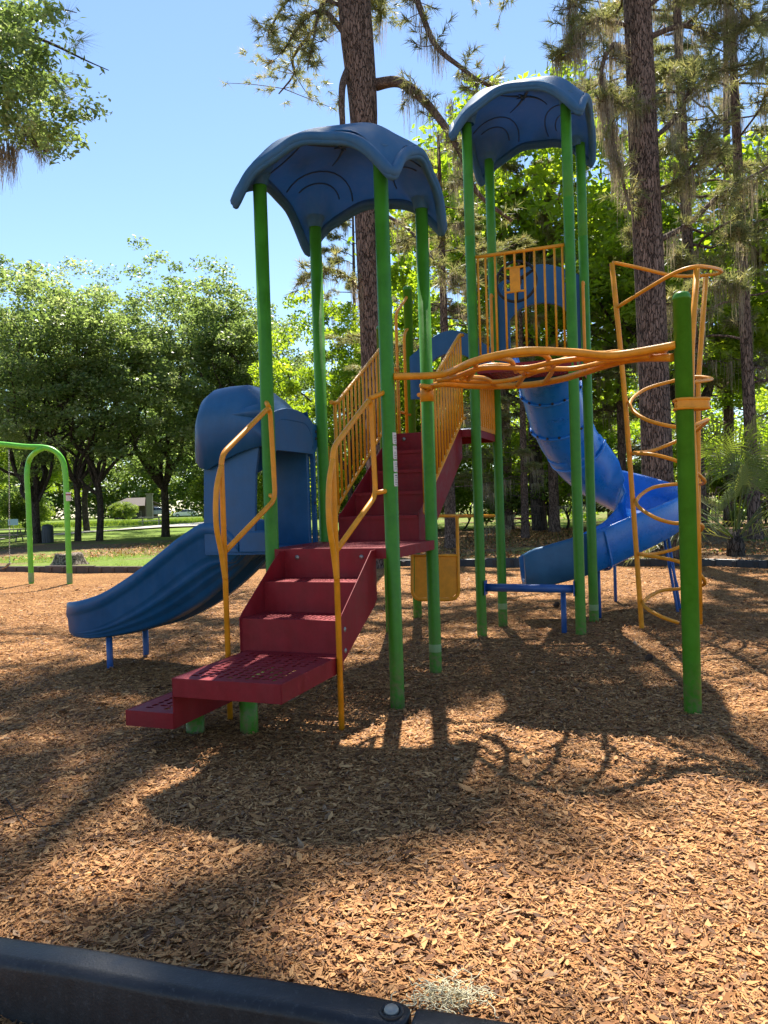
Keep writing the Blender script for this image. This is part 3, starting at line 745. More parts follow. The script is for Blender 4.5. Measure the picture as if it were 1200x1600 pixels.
extrude_face(out, ho, Vector((e.y, -e.x, 0)), .06).build('arch_panel', M_BLUE, PS, bevel=.008)
m = MB(); c = L(.30, 3.46)
m.grid([[c + e * (x * .24) + Vector((0, 0, D2 + .01 + .10 * math.sin(math.pi * min(1, max(0, y))) )) + Vector((-e.y, e.x, 0)) * (y * .3 - .12) for y in np.linspace(0, 1, 8)] for x in np.linspace(-1, 1, 10)])
m.build('slide_lip', M_BLUE, PS, solid=.02)

# ------------------------------------------------ hooded slide on the left
def hood_section(a, bw, zb, zt_, rr, n=8, lo=None, hi=None):
    pts = []
    pts.append(L(a, -bw, zb))
    for k in range(n + 1):
        t = math.pi - (math.pi / 2) * k / n
        pts.append(L(a, -bw + rr + rr * math.cos(t), zt_ - rr + rr * math.sin(t)))
    for k in range(n + 1):
        t = math.pi / 2 - (math.pi / 2) * k / n
        pts.append(L(a, bw - rr + rr * math.cos(t), zt_ - rr + rr * math.sin(t)))
    pts.append(L(a, bw, zb)); return pts
bc = .02
m = MB(); rows = []
prof = [(-.60, 2.40, .40, .20), (-.68, 2.47, .43, .24), (-.80, 2.62, .455, .28), (-.95, 2.735, .47, .30), (-1.12, 2.735, .475, .30), (-1.26, 2.72, .47, .28), (-1.34, 2.67, .46, .27), (-1.385, 2.57, .44, .25), (-1.405, 2.40, .42, .22)]
for a, z, bw, rr in prof:
    u = (a + .6) / -.8
    zb = 2.16 - .28 * u ** 1.6 if u < .9 else 1.95 + (u - .9) * 1.0
    rows.append(hood_section(a, bw, zb, z, rr))
m.grid(rows)
last = rows[-1]; m.add(last, [tuple(range(len(last)))])
hood = m.build('slide_hood', M_BLUE, PS, solid=.03)
for o_ in (hood,): o_.modifiers['solid'].offset = 0
# swelling ridge on the hood side
for s in (-1, 1):
    m = MB(); R3 = []
    for i in range(13):
        a = -.66 - .5 * i / 12; row = []
        h_ = .055 * math.sin(math.pi * min(1, (i + 1) / 12)) ** .7
        for j in range(7):
            t = j / 6; row.append(L(a, s * (.44 + h_ * math.sin(math.pi * t)), 2.46 - .02 * i / 12 - .16 * (t - .5) * (1 - i / 15)))
        R3.append(row)
    m.grid(R3); m.build('hood_ridge', M_BLUE, hood)
# lower side walls of the box
for s, a0, a1 in ((-1, -1.35, -.80),):
    m = MB(); a = .43 * s
    out = [(a0, 1.50), (a0 + .02, 1.95), (a0, 2.2), (a1, 2.3), (a1 + .06, 2.12), (a1 + .02, 1.9), (a1, 1.5), (a1 - .02, 1.16), (a0, 1.16)]
    m.poly_prism([L(x, a, z) for x, z in out], E2 * (-.035 * s)); m.build('slide_side_wall', M_BLUE, hood, bevel=.008)
m = MB(); m.lbox(-1.35, -.60, -.43, .45, D1 - .06, D1 - .01); m.lbox(-.98, -.60, -.44, -.405, D1 - .04, D1 + .16); m.build('slide_sill', M_BLUE, hood, bevel=.015)
# entry panel with opening between the two posts
P = lambda b, z: L(-.60, b, z)
top = [P(-.53, 2.20), P(-.53, 2.41), P(-.44, 2.42), P(-.36, 2.46)] + [P(x, z) for x, z in ((-.2, 2.50), (-.12, 2.515), (0, 2.52), (.12, 2.515), (.2, 2.50))] + [P(.36, 2.46), P(.44, 2.42), P(.53, 2.41), P(.53, 2.20), P(.47, 2.12), P(.46, 1.7), P(.47, 1.20)]
inn = [P(-.38, 1.215), P(-.38, 2.06), P(-.35, 2.11), P(.40, 2.11), P(.435, 2.06), P(.435, 1.215)]
outl = top + [P(-.40, 1.20), P(-.40, 2.12)]
ep = extrude_face(outl, [inn], -E1, .05).build('entry_panel', M_BLUE, hood, bevel=.01)
m = MB(); m.lbox(-1.04, -.65, .375, .43, 1.2, 2.25); m.build('slide_side_wall', M_BLUE, hood, bevel=.01)
for b__, z__ in ((.49, 2.34), (.49, 2.27), (.42, 1.62)): bolts([L(-.598, b__, z__)], E1, hood, .012, mat=M_DARKM)
# the chute
stn = [(-.98, 1.30, 1.16), (-1.15, 1.44, 1.0), (-1.36, 1.47, .83), (-1.6, 1.36, .66), (-1.85, 1.20, .53), (-2.1, 1.04, .43), (-2.35, .90, .37), (-2.58, .79, .335), (-2.78, .73, .32), (-2.94, .70, .325), (-3.03, .69, .33), (-3.07, .675, .345)]
stn = [tuple(p) for p in spline(stn, 4)]
rows = []
for i, (a, lz, bz) in enumerate(stn):
    end = max(0, (a + 2.86) / -.21); bed = max(bz + .05, lz - .30) - .02
    hw = .43 - .05 * end ** 2; c = .045
    hh = lz - bz
    inn = .30 * (1 - .85 * min(1, max(0, (-a - 1.9) / .9))); rise_ = max(.05, hh - .30)
    pr = []
    for k in range(14):
        u_ = k / 13; bmp_ = .038 * abs(math.sin(3 * math.pi * min(1, u_ / .80))) ** .7 if u_ < .80 else 0
        pr.append((-hw + inn * (1 - u_) ** 1.15 - bmp_ * inn / .3, bz + rise_ * u_ * .95))
    pr += [(-hw - .01, lz - .16), (-hw - .028, lz - .125), (-hw - .06 + .03 * end, lz - .105), (-hw - .062 + .04 * end, lz - .05), (-hw - .05 + .03 * end, lz - .012), (-hw - .015, lz), (-hw + .035, lz - .005), (-hw + .06, lz - .04), (-hw + .10, lz - .10), (-hw + .14, bed + .03), (-hw + .2, bed), (0, bed - .015)]
    zz = [min(z, lz) if k > 14 else min(z, lz - .04) for k, (x, z) in enumerate(pr)]
    half = [(x, z) for (x, _), z in zip(pr, zz)]
    full = half + [(-x, z) for x, z in reversed(half[:-1])]
    und = []
    wu = (2 * hw - .17 - inn) / 3
    for k in range(3):
        x1 = hw - .17 - k * wu
        und += [(x1 - wu * .04, bz), (x1 - wu * .22, bz + .10), (x1 - wu * .70, bz + .11), (x1 - wu * .93, bz + .01)]
    rows.append([L(a, x + c, z) for x, z in full + und])
m = MB(); m.grid(rows, True, False, True); n_ = len(rows[0])
m.add(rows[-1], [tuple(range(n_))]); m.add(rows[0], [tuple(range(n_))])
chute = m.build('slide_chute', M_BLUE, PS)
for b_ in (-.20, .38):
    m = MB(); q = L(-2.68, b_); m.tube([(q.x, q.y, -.25), (q.x, q.y, .40)], .032, 14); m.build('slide_leg', M_STEELB, chute)

# ------------------------------------------------ spiral slide
PP = [(2.09, 10.02, 3.17), (2.19, 10.30, 3.02), (2.31, 10.58, 2.70), (2.47, 10.88, 2.30), (2.72, 11.18, 1.93), (3.08, 11.38, 1.62), (3.46, 11.36, 1.40), (3.72, 11.10, 1.22), (3.72, 10.76, 1.06), (3.42, 10.50, .90), (2.95, 10.40, .71), (2.5, 10.38, .58), (2.12, 10.40, .49), (1.86, 10.42, .46)]
path = spline(PP, 7)
NN = len(path)
def frame(i):
    T = (path[min(i + 1, NN - 1)] - path[max(i - 1, 0)]).normalized()
    h_ = Vector((T.x, T.y, 0)).normalized(); Nr = Vector((-h_.y, h_.x, 0))          # left of the heading
    U = Nr.cross(T) * -1
    if U.z < 0: U = -U
    return T, Nr, U
TI = 27      # tube until here
m = MB(); rows = []; R = .40
for i in range(3, TI + 1):
    T, Nr, U = frame(i); c = path[i] + U * R
    rows.append([c + (Nr * math.cos(a) + U * math.sin(a)) * R for a in [math.pi - .38 + (math.pi + .76) * k / 24 for k in range(25)]])
m.grid(rows)
ss = m.build('spiral_slide_tube', M_SBLUE, PS, solid=.02)
fl = MB()
for i in (4, 11, 19, 27):
    T, Nr, U = frame(i); c = path[i] + U * R
    fl.tube([c + (Nr * math.cos(a) + U * math.sin(a)) * (R + .022) for a in [math.pi - .38 + (math.pi + .76) * k / 28 for k in range(29)]], .022, 8)
fl.build('joint_flange', M_SBLUE, ss)
bp = []
for i in (4, 11, 19):
    T, Nr, U = frame(i); c = path[i] + U * R
    for k in range(10):
        a = math.pi - .2 + (math.pi + .4) * k / 9; d = (Nr * math.cos(a) + U * math.sin(a)); bp.append((c + d * (R + .03) - T * .03, d))
mbt = MB()
for p_, d in bp: mbt.lathe(p_, [(.02, 0), (.018, .012), (.008, .016), (.0005, .017)], 8, d)
mbt.build('flange_bolt', M_DARKM, ss)
# oval maker's plate moulded on the tube, left without wording
i = 15; T, Nr, U = frame(i); c = path[i] + U * R
view = (Vector((0, 0, CAMH)) - c); view -= T * view.dot(T); view.normalize(); sd_ = T.cross(view).normalized()
pts = []
for k in range(24):
    a = 2 * math.pi * k / 24; x = math.copysign(abs(math.cos(a)) ** .5, math.cos(a)) * .085; y = math.copysign(abs(math.sin(a)) ** .6, math.sin(a)) * .028
    pts.append(c + view * math.sqrt(max(0, (R + .012) ** 2 - x * x)) + sd_ * x + T * y)
m = MB(); m.tube(pts, .005, 6, closed=True)
m.tube([c + view * (R + .010) + sd_ * -.05, c + view * (R + .010) + sd_ * .05], .006, 6)
m.build('moulded_emblem', M_SBLUE, ss)
# open chute
rows = []
for i in range(TI - 2, NN):
    T, Nr, U = frame(i); c = path[i]
    e_ = (i - (TI - 2)) / (NN - TI + 1)
    wo, wi = .40, .38; ho_ = .56 if e_ < .25 else .56 - (e_ - .25) * .14; hi_ = .44 - .06 * e_
    if e_ > .93: k_ = (e_ - .93) / .07; ho_ -= .06 * k_; hi_ -= .06 * k_; wo -= .05 * k_; wi -= .05 * k_
    bank = .10 * math.sin(math.pi * min(1, e_ * 1.3))
    sec = [(wo + .015, -.03 + bank), (wo + .055, ho_ * .45), (wo + .06, ho_ - .04), (wo + .045, ho_), (wo + .01, ho_ + .005), (wo - .02, ho_ - .03), (wo - .04, ho_ * .5 + bank * .5), (wo * .72, .08 + bank), (wo * .35, .015 + bank * .5), (0, 0), (-wi * .4, .01), (-wi * .75, .07), (-wi + .03, hi_ * .5), (-wi + .0, hi_ - .03), (-wi - .02, hi_), (-wi - .05, hi_ - .01), (-wi - .055, hi_ - .05), (-wi - .03, .05), (-wi * .7, -.045), (0, -.075), (wo * .6, -.07 + bank * .5)]
    kb = min(1, e_ / .30); kb = kb * kb * (3 - 2 * kb)
    Ub = U.lerp((Vector((0, 0, 1)) * .35 + U * .65).normalized(), kb).normalized()
    an = [-50, -15, 10, 21, 21, 10, -15, -45, -68, -90, -108, -135, -162, -190, -201, -201, -190, -150, -125, -90, -65]
    ro = [.425] * 4 + [.39] * 10 + [.39, .425, .425, .425, .425, .425, .425]
    cs = [(r_ * math.cos(math.radians(a_)), .40 + r_ * math.sin(math.radians(a_))) for a_, r_ in zip(an, ro)]
    sec = [(x0 + (x1 - x0) * kb, z0 + (z1 - z0) * kb) for (x0, z0), (x1, z1) in zip(cs, sec)]
    rows.append([c + Nr * x + Ub * z for x, z in sec])
kx = int(len(rows) * .74); k_ = len(rows[0])
m = MB(); m.grid(rows[:kx + 1], True, False, True); m.add(rows[0], [tuple(range(k_))])
sc_ = m.build('spiral_slide_chute', M_SBLUE, PS)
m = MB(); m.grid(rows[kx:], True, False, True); m.add(rows[-1], [tuple(range(k_))]); tag(m.build('slide_exit', M_FADE, sc_), 'faded grey-blue exit end of the spiral slide')
# seam flanges of the chute
for i in (TI + 24, TI + 44):
    T, Nr, U = frame(i); U = (Vector((0, 0, 1)) * .35 + U * .65).normalized(); c = path[i]; m = MB()
    m.tube(spline([c + Nr * .475 + U * .46, c + Nr * .47 + U * .2, c + Nr * .42 - U * .02, c - U * .085, c - Nr * .40 + U * .0, c - Nr * .45 + U * .30], 4), .016, 6)
    m.build('chute_seam', M_SBLUE, sc_)
def leg(x0, y0, x1, y1, z, r=.024):
    m = MB(); m.tube([(x1, y1, -.2), (x0, y0, z)], r, 10); return m.build('slide_leg', M_STEELB, sc_)
g = gp(937, 963); leg(g.x, g.y, g.x, g.y, .82); g = gp(962, 940); leg(g.x, g.y, g.x, g.y, .95)
g = gp(1063, 957); t_ = at(1036, 842, 10.9); leg(t_.x, t_.y, g.x, g.y, t_.z + .1, .02); leg(t_.x + .1, t_.y + .1, g.x + .12, g.y + .25, t_.z + .1, .02)
m = MB(); m.tube([(g.x - .01, g.y, .30), (t_.x + .05, t_.y + .05, t_.z - .1)], .014, 8); m.build('leg_brace', M_STEELB, sc_)
# entry arch of the spiral slide
e = (QI - QF).normalized(); ln = (QI - QF).length; P = lambda t, z: QF + e * t + Vector((0, 0, z)) + Vector((e.y, -e.x, 0)) * -.02
zt1 = at(835, 412, 10.0).z
out = [P(.04, 3.12), P(.04, zt1 - .22), P(.12, zt1 - .16)] + [P(.2 + (ln - .4) * t, zt1 - .12 + .12 * math.sin(math.pi * t)) for t in np.linspace(0, 1, 12)] + [P(ln - .12, zt1 - .16), P(ln - .04, zt1 - .22), P(ln - .04, 3.12)]
inn = [P(.20, 3.2), P(.20, 3.95)] + [P(.22 + (ln - .44) * t, 3.98 + .15 * math.sin(math.pi * t) ** .6) for t in np.linspace(0, 1, 10)] + [P(ln - .20, 3.95), P(ln - .20, 3.2)]
hs = [[P(x, zt1 - .28), P(x + .12, zt1 - .26), P(x + .12, zt1 - .18), P(x + .02, zt1 - .2)] for x in (.12, ln - .26)]
extrude_face(out, [inn] + hs, Vector((-e.y, e.x, 0)), .06).build('entry_panel', M_BLUE, PS, bevel=.01)

# ------------------------------------------------ overhead climber from the first deck to the lone post
zc = 2.66
def oc(px, py, dz=0): return gpz(px, py, zc + dz)
def gpz(px, py, z):
    d = ray(px, py); t = (z - CAMH) / d.z; return Vector((0, 0, CAMH)) + d * t
near = spline([L(H, -H, zc - .02) + E1 * .05, oc(690, 585), oc(740, 565), oc(790, 553), oc(830, 548), oc(900, 551), oc(960, 555), QJ + Vector((-.05, 0, zc + .02))], 7)
far = spline([L(H, H, zc + .02) + E1 * .03 - E2 * .05, oc(690, 600, .02), oc(740, 603), oc(790, 603), oc(830, 601), oc(870, 594), oc(900, 586), oc(960, 567), oc(1000, 560), QJ + Vector((-.05, .06, zc - .06))], 6)
rt = .030
m = MB(); m.tube(near, rt, 12); m.tube(far, rt, 12)
m.tube([L(H, H, zc - .1), L(H, H, zc + .05)], .066, 20); m.tube(fillet([L(H, H - .05, zc + .03), L(H + .0, H - .22, zc + .03), L(H + .12, H - .25, zc)], .05), .022, 10)
OC = m.build('overhead_climber', M_ORANGE, PS)
def lerp_path(p, t): i = t * (len(p) - 1); k = int(i); f_ = i - k; return p[k].lerp(p[min(k + 1, len(p) - 1)], f_)
mid = [lerp_path(near, t).lerp(lerp_path(far, t), .5 + .16 * math.sin(t * 15)) + Vector((0, 0, .03)) for t in np.linspace(.10, .97, 44)]
m = MB(); m.tube(mid, .024, 10); m.build('centre_bar', M_ORANGE, OC)
for ph, wv_, dz_ in ((1.2, .10, -.02), (4.0, .12, .015)):
    md = [lerp_path(near, t).lerp(lerp_path(far, t), (.27 if ph < 2 else .76) + wv_ * math.sin(t * 13 + ph)) + Vector((0, 0, dz_)) for t in np.linspace(.12, .93, 40)]
    m = MB(); m.tube(md, .021, 8); m.build('side_bar', M_ORANGE, OC)
for k, (t0, t1, u0, u1) in enumerate([(.12, .20, 0, .55), (.20, .30, .45, 1), (.28, .22, 0, .6), (.36, .42, 0, .5), (.44, .38, .5, 1), (.52, .60, 0, .5), (.58, .50, .5, 1), (.66, .72, 0, .5), (.72, .80, .45, 1), (.80, .86, 0, .6)]):
    a = lerp_path(near, t0).lerp(lerp_path(far, t0), u0); b_ = lerp_path(near, t1).lerp(lerp_path(far, t1), u1)
    c_ = (a + b_) / 2 + Vector((.05, 0, .03))
    m = MB(); m.tube(spline([a, c_, b_], 6), .021, 8); m.build('rung', M_ORANGE, OC)

# clamp bracket on the lone post
cz = at(1068, 632, QJ.y).z; m = MB()
for dz in (-.032, .032):
    m.tube(fillet([QJ + Vector((-.075, -.055, cz + dz)), QJ + Vector((-.02, -.085, cz + dz)), QJ + Vector((.16, -.05, cz + dz)), QJ + Vector((.185, .0, cz + dz)), QJ + Vector((.15, .06, cz + dz)), QJ + Vector((-.05, .085, cz + dz))], .03, closed=True), .012, 8, closed=True)
m.lathe((QJ.x, QJ.y, cz), [(.063, -.036), (.070, -.033), (.070, .033), (.063, .036)], 24)
rows = [[q + Vector((0, 0, cz + z)) for z in (-.03, .03)] for q in fillet([QJ + Vector((-.075, -.06, 0)), QJ + Vector((-.02, -.09, 0)), QJ + Vector((.16, -.055, 0)), QJ + Vector((.185, -.0, 0))], .03)]
m.grid(rows)
m.build('post_clamp', M_ORANGE, PS)

# ------------------------------------------------ spiral climber at the right of the top deck
v1b = gp(1003, 984); v1 = [Vector((v1b.x, v1b.y, -.2)), Vector((v1b.x, v1b.y, 0)), at(990, 800, 9.08), at(978, 640, 9.06), at(968, 530, 9.04), at(956, 411, 9.0)]
m = MB(); m.tube(v1, .030, 12); SCP = m.build('spiral_climber_pole', M_ORANGE, PS)
m = MB(); m.tube([at(1093, 975, 8.2), at(1089, 800, 8.2), at(1080, 640, 8.2), at(1081, 540, 8.2), at(1089, 420, 8.2)], .032, 12); m.build('spiral_climber_pole', M_ORANGE, PS)
m = MB(); m.tube([at(1094, 955, 9.5), at(1091, 800, 9.5), at(1091, 600, 9.5), at(1103, 432, 9.5)], .030, 12); m.build('spiral_climber_pole', M_ORANGE, PS)
F_, B_ = 8.55, 9.35; Mi = 8.95
hx = [(1002, 984, Mi), (1030, 966, F_), (1075, 962, F_), (1101, 940, Mi), (1075, 924, B_), (1035, 921, B_), (1003, 940, Mi)]
hel = [(1060, 973, F_), (1030, 962, F_), (1005, 943, Mi), (1030, 924, B_), (1070, 919, B_), (1101, 912, Mi), (1085, 890, F_), (1055, 876, F_), (1001, 866, Mi), (1020, 866, B_), (1056, 857, B_), (1083, 840, B_), (1098, 822, Mi), (1075, 817, F_), (1050, 817, F_), (1018, 806, F_), (994, 785, Mi), (1015, 764, B_), (1050, 757, B_), (1083, 757, B_), (1101, 753, Mi), (1086, 737, F_), (1056, 720, F_), (1018, 710, F_), (990, 708, Mi), (1020, 704, B_), (1056, 690, B_), (1083, 677, B_), (1106, 656, Mi), (1085, 664, F_), (1055, 667, F_), (1008, 655, F_), (984, 632, Mi), (1005, 610, B_), (1045, 597, B_), (1085, 589, B_), (1112, 592, Mi), (1085, 597, F_), (1060, 598, F_)]
m = MB(); m.tube(spline([at(*q) for q in hel], 6), .0215, 10); m.build('climbing_coil', M_ORANGE, SCP)
m = MB(); m.tube(spline([at(957, 410, 9.0), at(1000, 419, 9.1), at(1048, 430, 9.3), at(1085, 431, 9.4), at(1118, 428, 9.2), at(1127, 423, 8.8), at(1110, 418, 8.4), at(1086, 417, 8.2), at(1058, 425, 8.3), at(1020, 446, 8.6), at(963, 481, 9.02)], 6), .021, 10); m.build('top_hand_loop', M_ORANGE, SCP)

# blue bench beam between the front posts, its leg, and orange panel below the stairs
bz_ = .55; m = MB(); e = (QG - QE).normalized()
m.tube([QE + e * .05 + Vector((0, 0, bz_)), QG - e * .05 + Vector((0, 0, bz_ - .01))], .048, 20)
for q in (QE + e * .06, QG - e * .06): m.box(q + Vector((0, 0, bz_)), (.006, .07, .085), (e, Vector((-e.y, e.x, 0)), Vector((0, 0, 1))))
bb_ = m.build('bench_beam', M_STEELB, PS); q = QG - e * .16 + Vector((0, .12, 0)); m = MB(); m.tube([(q.x, q.y, -.2), (q.x, q.y, bz_ - .02)], .032, 12); m.build('beam_leg', M_STEELB, bb_)
Yp = 8.6
m = MB(); A = lambda x, y: at(x, y, Yp)
m.tube(fillet([A(644, 862), A(644, 937), A(717, 937), A(714, 806)], .12), .020, 10); m.tube([A(640, 806), at(772, 806, 10.1)], .020, 10); m.tube([A(644, 868), A(716, 868)], .016, 8); m.tube([A(644, 806), A(644, 870)], .018, 8)
fr = m.build('play_panel_frame', M_ORANGE, PS)
m = MB(); m.poly_prism([A(648, 870), A(715, 870), A(716, 925), A(706, 934), A(648, 934)], Vector((0, .012, 0))); m.build('play_panel', M_ORANGE, fr)

# ------------------------------------------------------------------ foliage generators
def leaf_quads(c, ln, wd, r, droop=0.0, up_bias=0.5):
    """diamond leaves at points c; ln, wd arrays"""
    n = len(c)
    a = r.normal(0, 1, (n, 3)); a[:, 2] = a[:, 2] * .6 - droop; a /= np.linalg.norm(a, axis=1)[:, None]
    nn = r.normal(0, 1, (n, 3)); nn[:, 2] += up_bias * 2; s = np.cross(a, nn); s /= np.linalg.norm(s, axis=1)[:, None] + 1e-9
    up = np.cross(s, a)
    l_ = (ln / 2)[:, None]; w_ = (wd / 2)[:, None]
    v = np.stack([c - a * l_, c - s * w_ + up * w_ * .3, c + a * l_, c + s * w_ + up * w_ * .3], 1).reshape(-1, 3)
    q = np.arange(n)[:, None] * 4 + np.array([0, 1, 2, 3])
    return v, q
def crown_clumps(r, radii, n, lump=.22, shell=.55, zcut=-.75):
    """clump centres inside a lumpy ellipsoid, more of them near its surface"""
    dirs = r.normal(0, 1, (7, 3)); dirs /= np.linalg.norm(dirs, axis=1)[:, None]; amp = r.uniform(-1, 1, 7)
    out = []
    while len(out) < n:
        d = r.normal(0, 1, 3); d /= np.linalg.norm(d)
        if d[2] < zcut: continue
        R = 1 + lump * sum(a * max(0, d @ k) ** 3 for a, k in zip(amp, dirs)) * 1.6
        rad = R * (shell + (1 - shell) * r.random() ** .6) if r.random() < .8 else R * r.random() * shell
        out.append(d * rad * np.array(radii))
    return np.array(out)
def leaf_mesh(name, cl, rc, per, size, r, mat, aspect=.5, flat=.6, droop=.15):
    k = len(cl); rcs = r.uniform(.6, 1.35, k) * rc
    cc = np.repeat(cl, per, 0); n = len(cc)
    d = r.normal(0, 1, (n, 3)); d /= np.linalg.norm(d, axis=1)[:, None]
    rad = np.repeat(rcs, per) * (r.random(n) ** .45)
    c = cc + d * rad[:, None] * np.array([1, 1, flat])
    ln = size * r.uniform(.6, 1.35, n); v, q = leaf_quads(c, ln, ln * aspect * r.uniform(.8, 1.2, n), r, droop)
    tint = np.clip(np.repeat(np.clip(r.normal(.45, .22, k), 0, 1), per) + r.normal(0, .14, n), 0, 1)
    return fast_mesh(name, v, None, q, np.repeat(tint, 4), mat)
def limb(m, p0, p1, r0, r1, rnd, sag=.0, n=6, jit=.06, sides=7):
    p0, p1 = Vector(p0), Vector(p1); ln = (p1 - p0).length; pts = []; rs = []
    for i in range(n + 1):
        t = i / n; p = p0.lerp(p1, t)
        if 0 < i < n: p += Vector((rnd.gauss(0, jit), rnd.gauss(0, jit), rnd.gauss(0, jit * .7))) * ln * .5
        p.z += sag * ln * math.sin(math.pi * t); pts.append(p); rs.append(r0 + (r1 - r0) * t)
    pts_s = spline(pts, 3); m.tube(pts_s, [r0 + (r1 - r0) * i / (len(pts_s) - 1) for i in range(len(pts_s))], sides, cap=False)
    return pts_s
TREE = {}
def broadleaf(key, seed, h, fork, rad, nclump, per, rc, size, mat, bark, tr=.25, lean=0, nl=7, zc=None, rzf=.5, flat=.6, multi=1, shell=.5):
    r = np.random.default_rng(seed); rnd = random.Random(seed)
    zc = zc or (fork + (h - fork) * .46); rz = (h - zc)
    cl = crown_clumps(r, (rad, rad, rz), nclump, shell=shell); cl[:, 2] += zc
    cl = cl[cl[:, 2] > fork * .62]
    m = MB()
    for k in range(multi):
        a = rnd.uniform(0, 6.28); top = Vector((lean + (math.cos(a) * .8 if multi > 1 else 0), math.sin(a) * .5 if multi > 1 else 0, fork))
        base = Vector((math.cos(a) * .25 if multi > 1 else 0, math.sin(a) * .2 if multi > 1 else 0, -.15))
        T = spline([base, base.lerp(top, .12) , base.lerp(top, .55) + Vector((rnd.gauss(0, .07), rnd.gauss(0, .07), 0)), top], 5)
        rs = [tr * (1.0 - .28 * i / (len(T) - 1)) * (1 + .55 * math.exp(-i / 1.6)) for i in range(len(T))]
        m.tube(T, rs, 12, cap=False)
        for q in range(nl):
            a2 = 2 * math.pi * (q + rnd.random() * .6) / nl; rr_ = rad * rnd.uniform(.35, .8)
            e_ = Vector((math.cos(a2) * rr_, math.sin(a2) * rr_, zc + rz * rnd.uniform(-.35, .55) * (1 if q else 1.2)))
            s_ = T[-1 - rnd.randrange(0, 4)]
            pl = limb(m, s_, e_, tr * rnd.uniform(.38, .6), tr * .12, rnd, sag=rnd.uniform(-.02, .10), jit=.10)
            for w_ in range(5):
                st_ = pl[int(len(pl) * rnd.uniform(.3, .9))]; c_ = Vector(cl[rnd.randrange(len(cl))])
                if (c_ - st_).length < rad * .9: limb(m, st_, c_, tr * .15, tr * .04, rnd, n=4, sides=5, jit=.12)
    o = m.build(key + '_t', bark); tm = o.data; bpy.data.objects.remove(o)
    TREE[key] = (tm, leaf_mesh(key + '_crown', cl, rc, per, size, r, mat, flat=flat), None)

def needle_tufts(pts, r, nn=22, ln=.26, wd=.011, dirs=None):
    k = len(pts); c = np.repeat(pts, nn, 0); n = len(c)
    ax = r.normal(0, 1, (k, 3)) if dirs is None else dirs; ax = ax + np.array([0, 0, .3]); ax /= np.linalg.norm(ax, axis=1)[:, None]
    d = r.normal(0, .75, (n, 3)) + np.repeat(ax, nn, 0); d /= np.linalg.norm(d, axis=1)[:, None]
    s = np.cross(d, r.normal(0, 1, (n, 3))); s /= np.linalg.norm(s, axis=1)[:, None] + 1e-9
    l_ = ln * r.uniform(.7, 1.15, n)[:, None]; w_ = wd
    c = c - np.repeat(ax, nn, 0) * (r.random(n) * ln * .7)[:, None]
    v = np.stack([c - s * w_, c + s * w_, c + d * l_ - np.array([0, 0, .12]) * l_], 1).reshape(-1, 3)
    t = np.arange(n)[:, None] * 3 + np.array([0, 1, 2])
    return v, t, np.repeat(np.clip(np.repeat(r.normal(.42, .2, k), nn) + r.normal(0, .1, n), 0, 1), 3)
def moss_strands(pts, r, per=16, ln=1.0, spread=.12, wd=.012):
    """hanging curtains of thin kinked strands below each point"""
    k = len(pts); V = []; Q = []; TT = []; o = 0
    L_ = r.uniform(.35, 1.15, k) * ln
    c = np.repeat(pts, per, 0); n = len(c); ll = np.repeat(L_, per) * r.uniform(.3, 1.0, n)
    c = c + np.stack([r.normal(0, spread, n), r.normal(0, spread, n), r.uniform(-.05, .05, n)], 1)
    yaw = r.uniform(0, np.pi, n); s = np.stack([np.cos(yaw), np.sin(yaw), np.zeros(n)], 1)
    segs = 4; rows = []
    for i in range(segs + 1):
        t = i / segs; w_ = wd * (1 - .8 * t) * (1 + .4 * r.normal(0, .4, n)); p = c + np.stack([r.normal(0, .014, n), r.normal(0, .014, n), -ll * t], 1)
        rows += [p - s * w_[:, None], p + s * w_[:, None]]
    v = np.stack(rows, 1).reshape(-1, 3); base = np.arange(n)[:, None] * (2 * (segs + 1))
    q = np.concatenate([base + np.array([2 * i, 2 * i + 1, 2 * i + 3, 2 * i + 2]) for i in range(segs)], 0)
    return v, q, np.repeat(np.clip(np.repeat(r.normal(.5, .22, k), per) + r.normal(0, .12, n), 0, 1), 2 * (segs + 1))
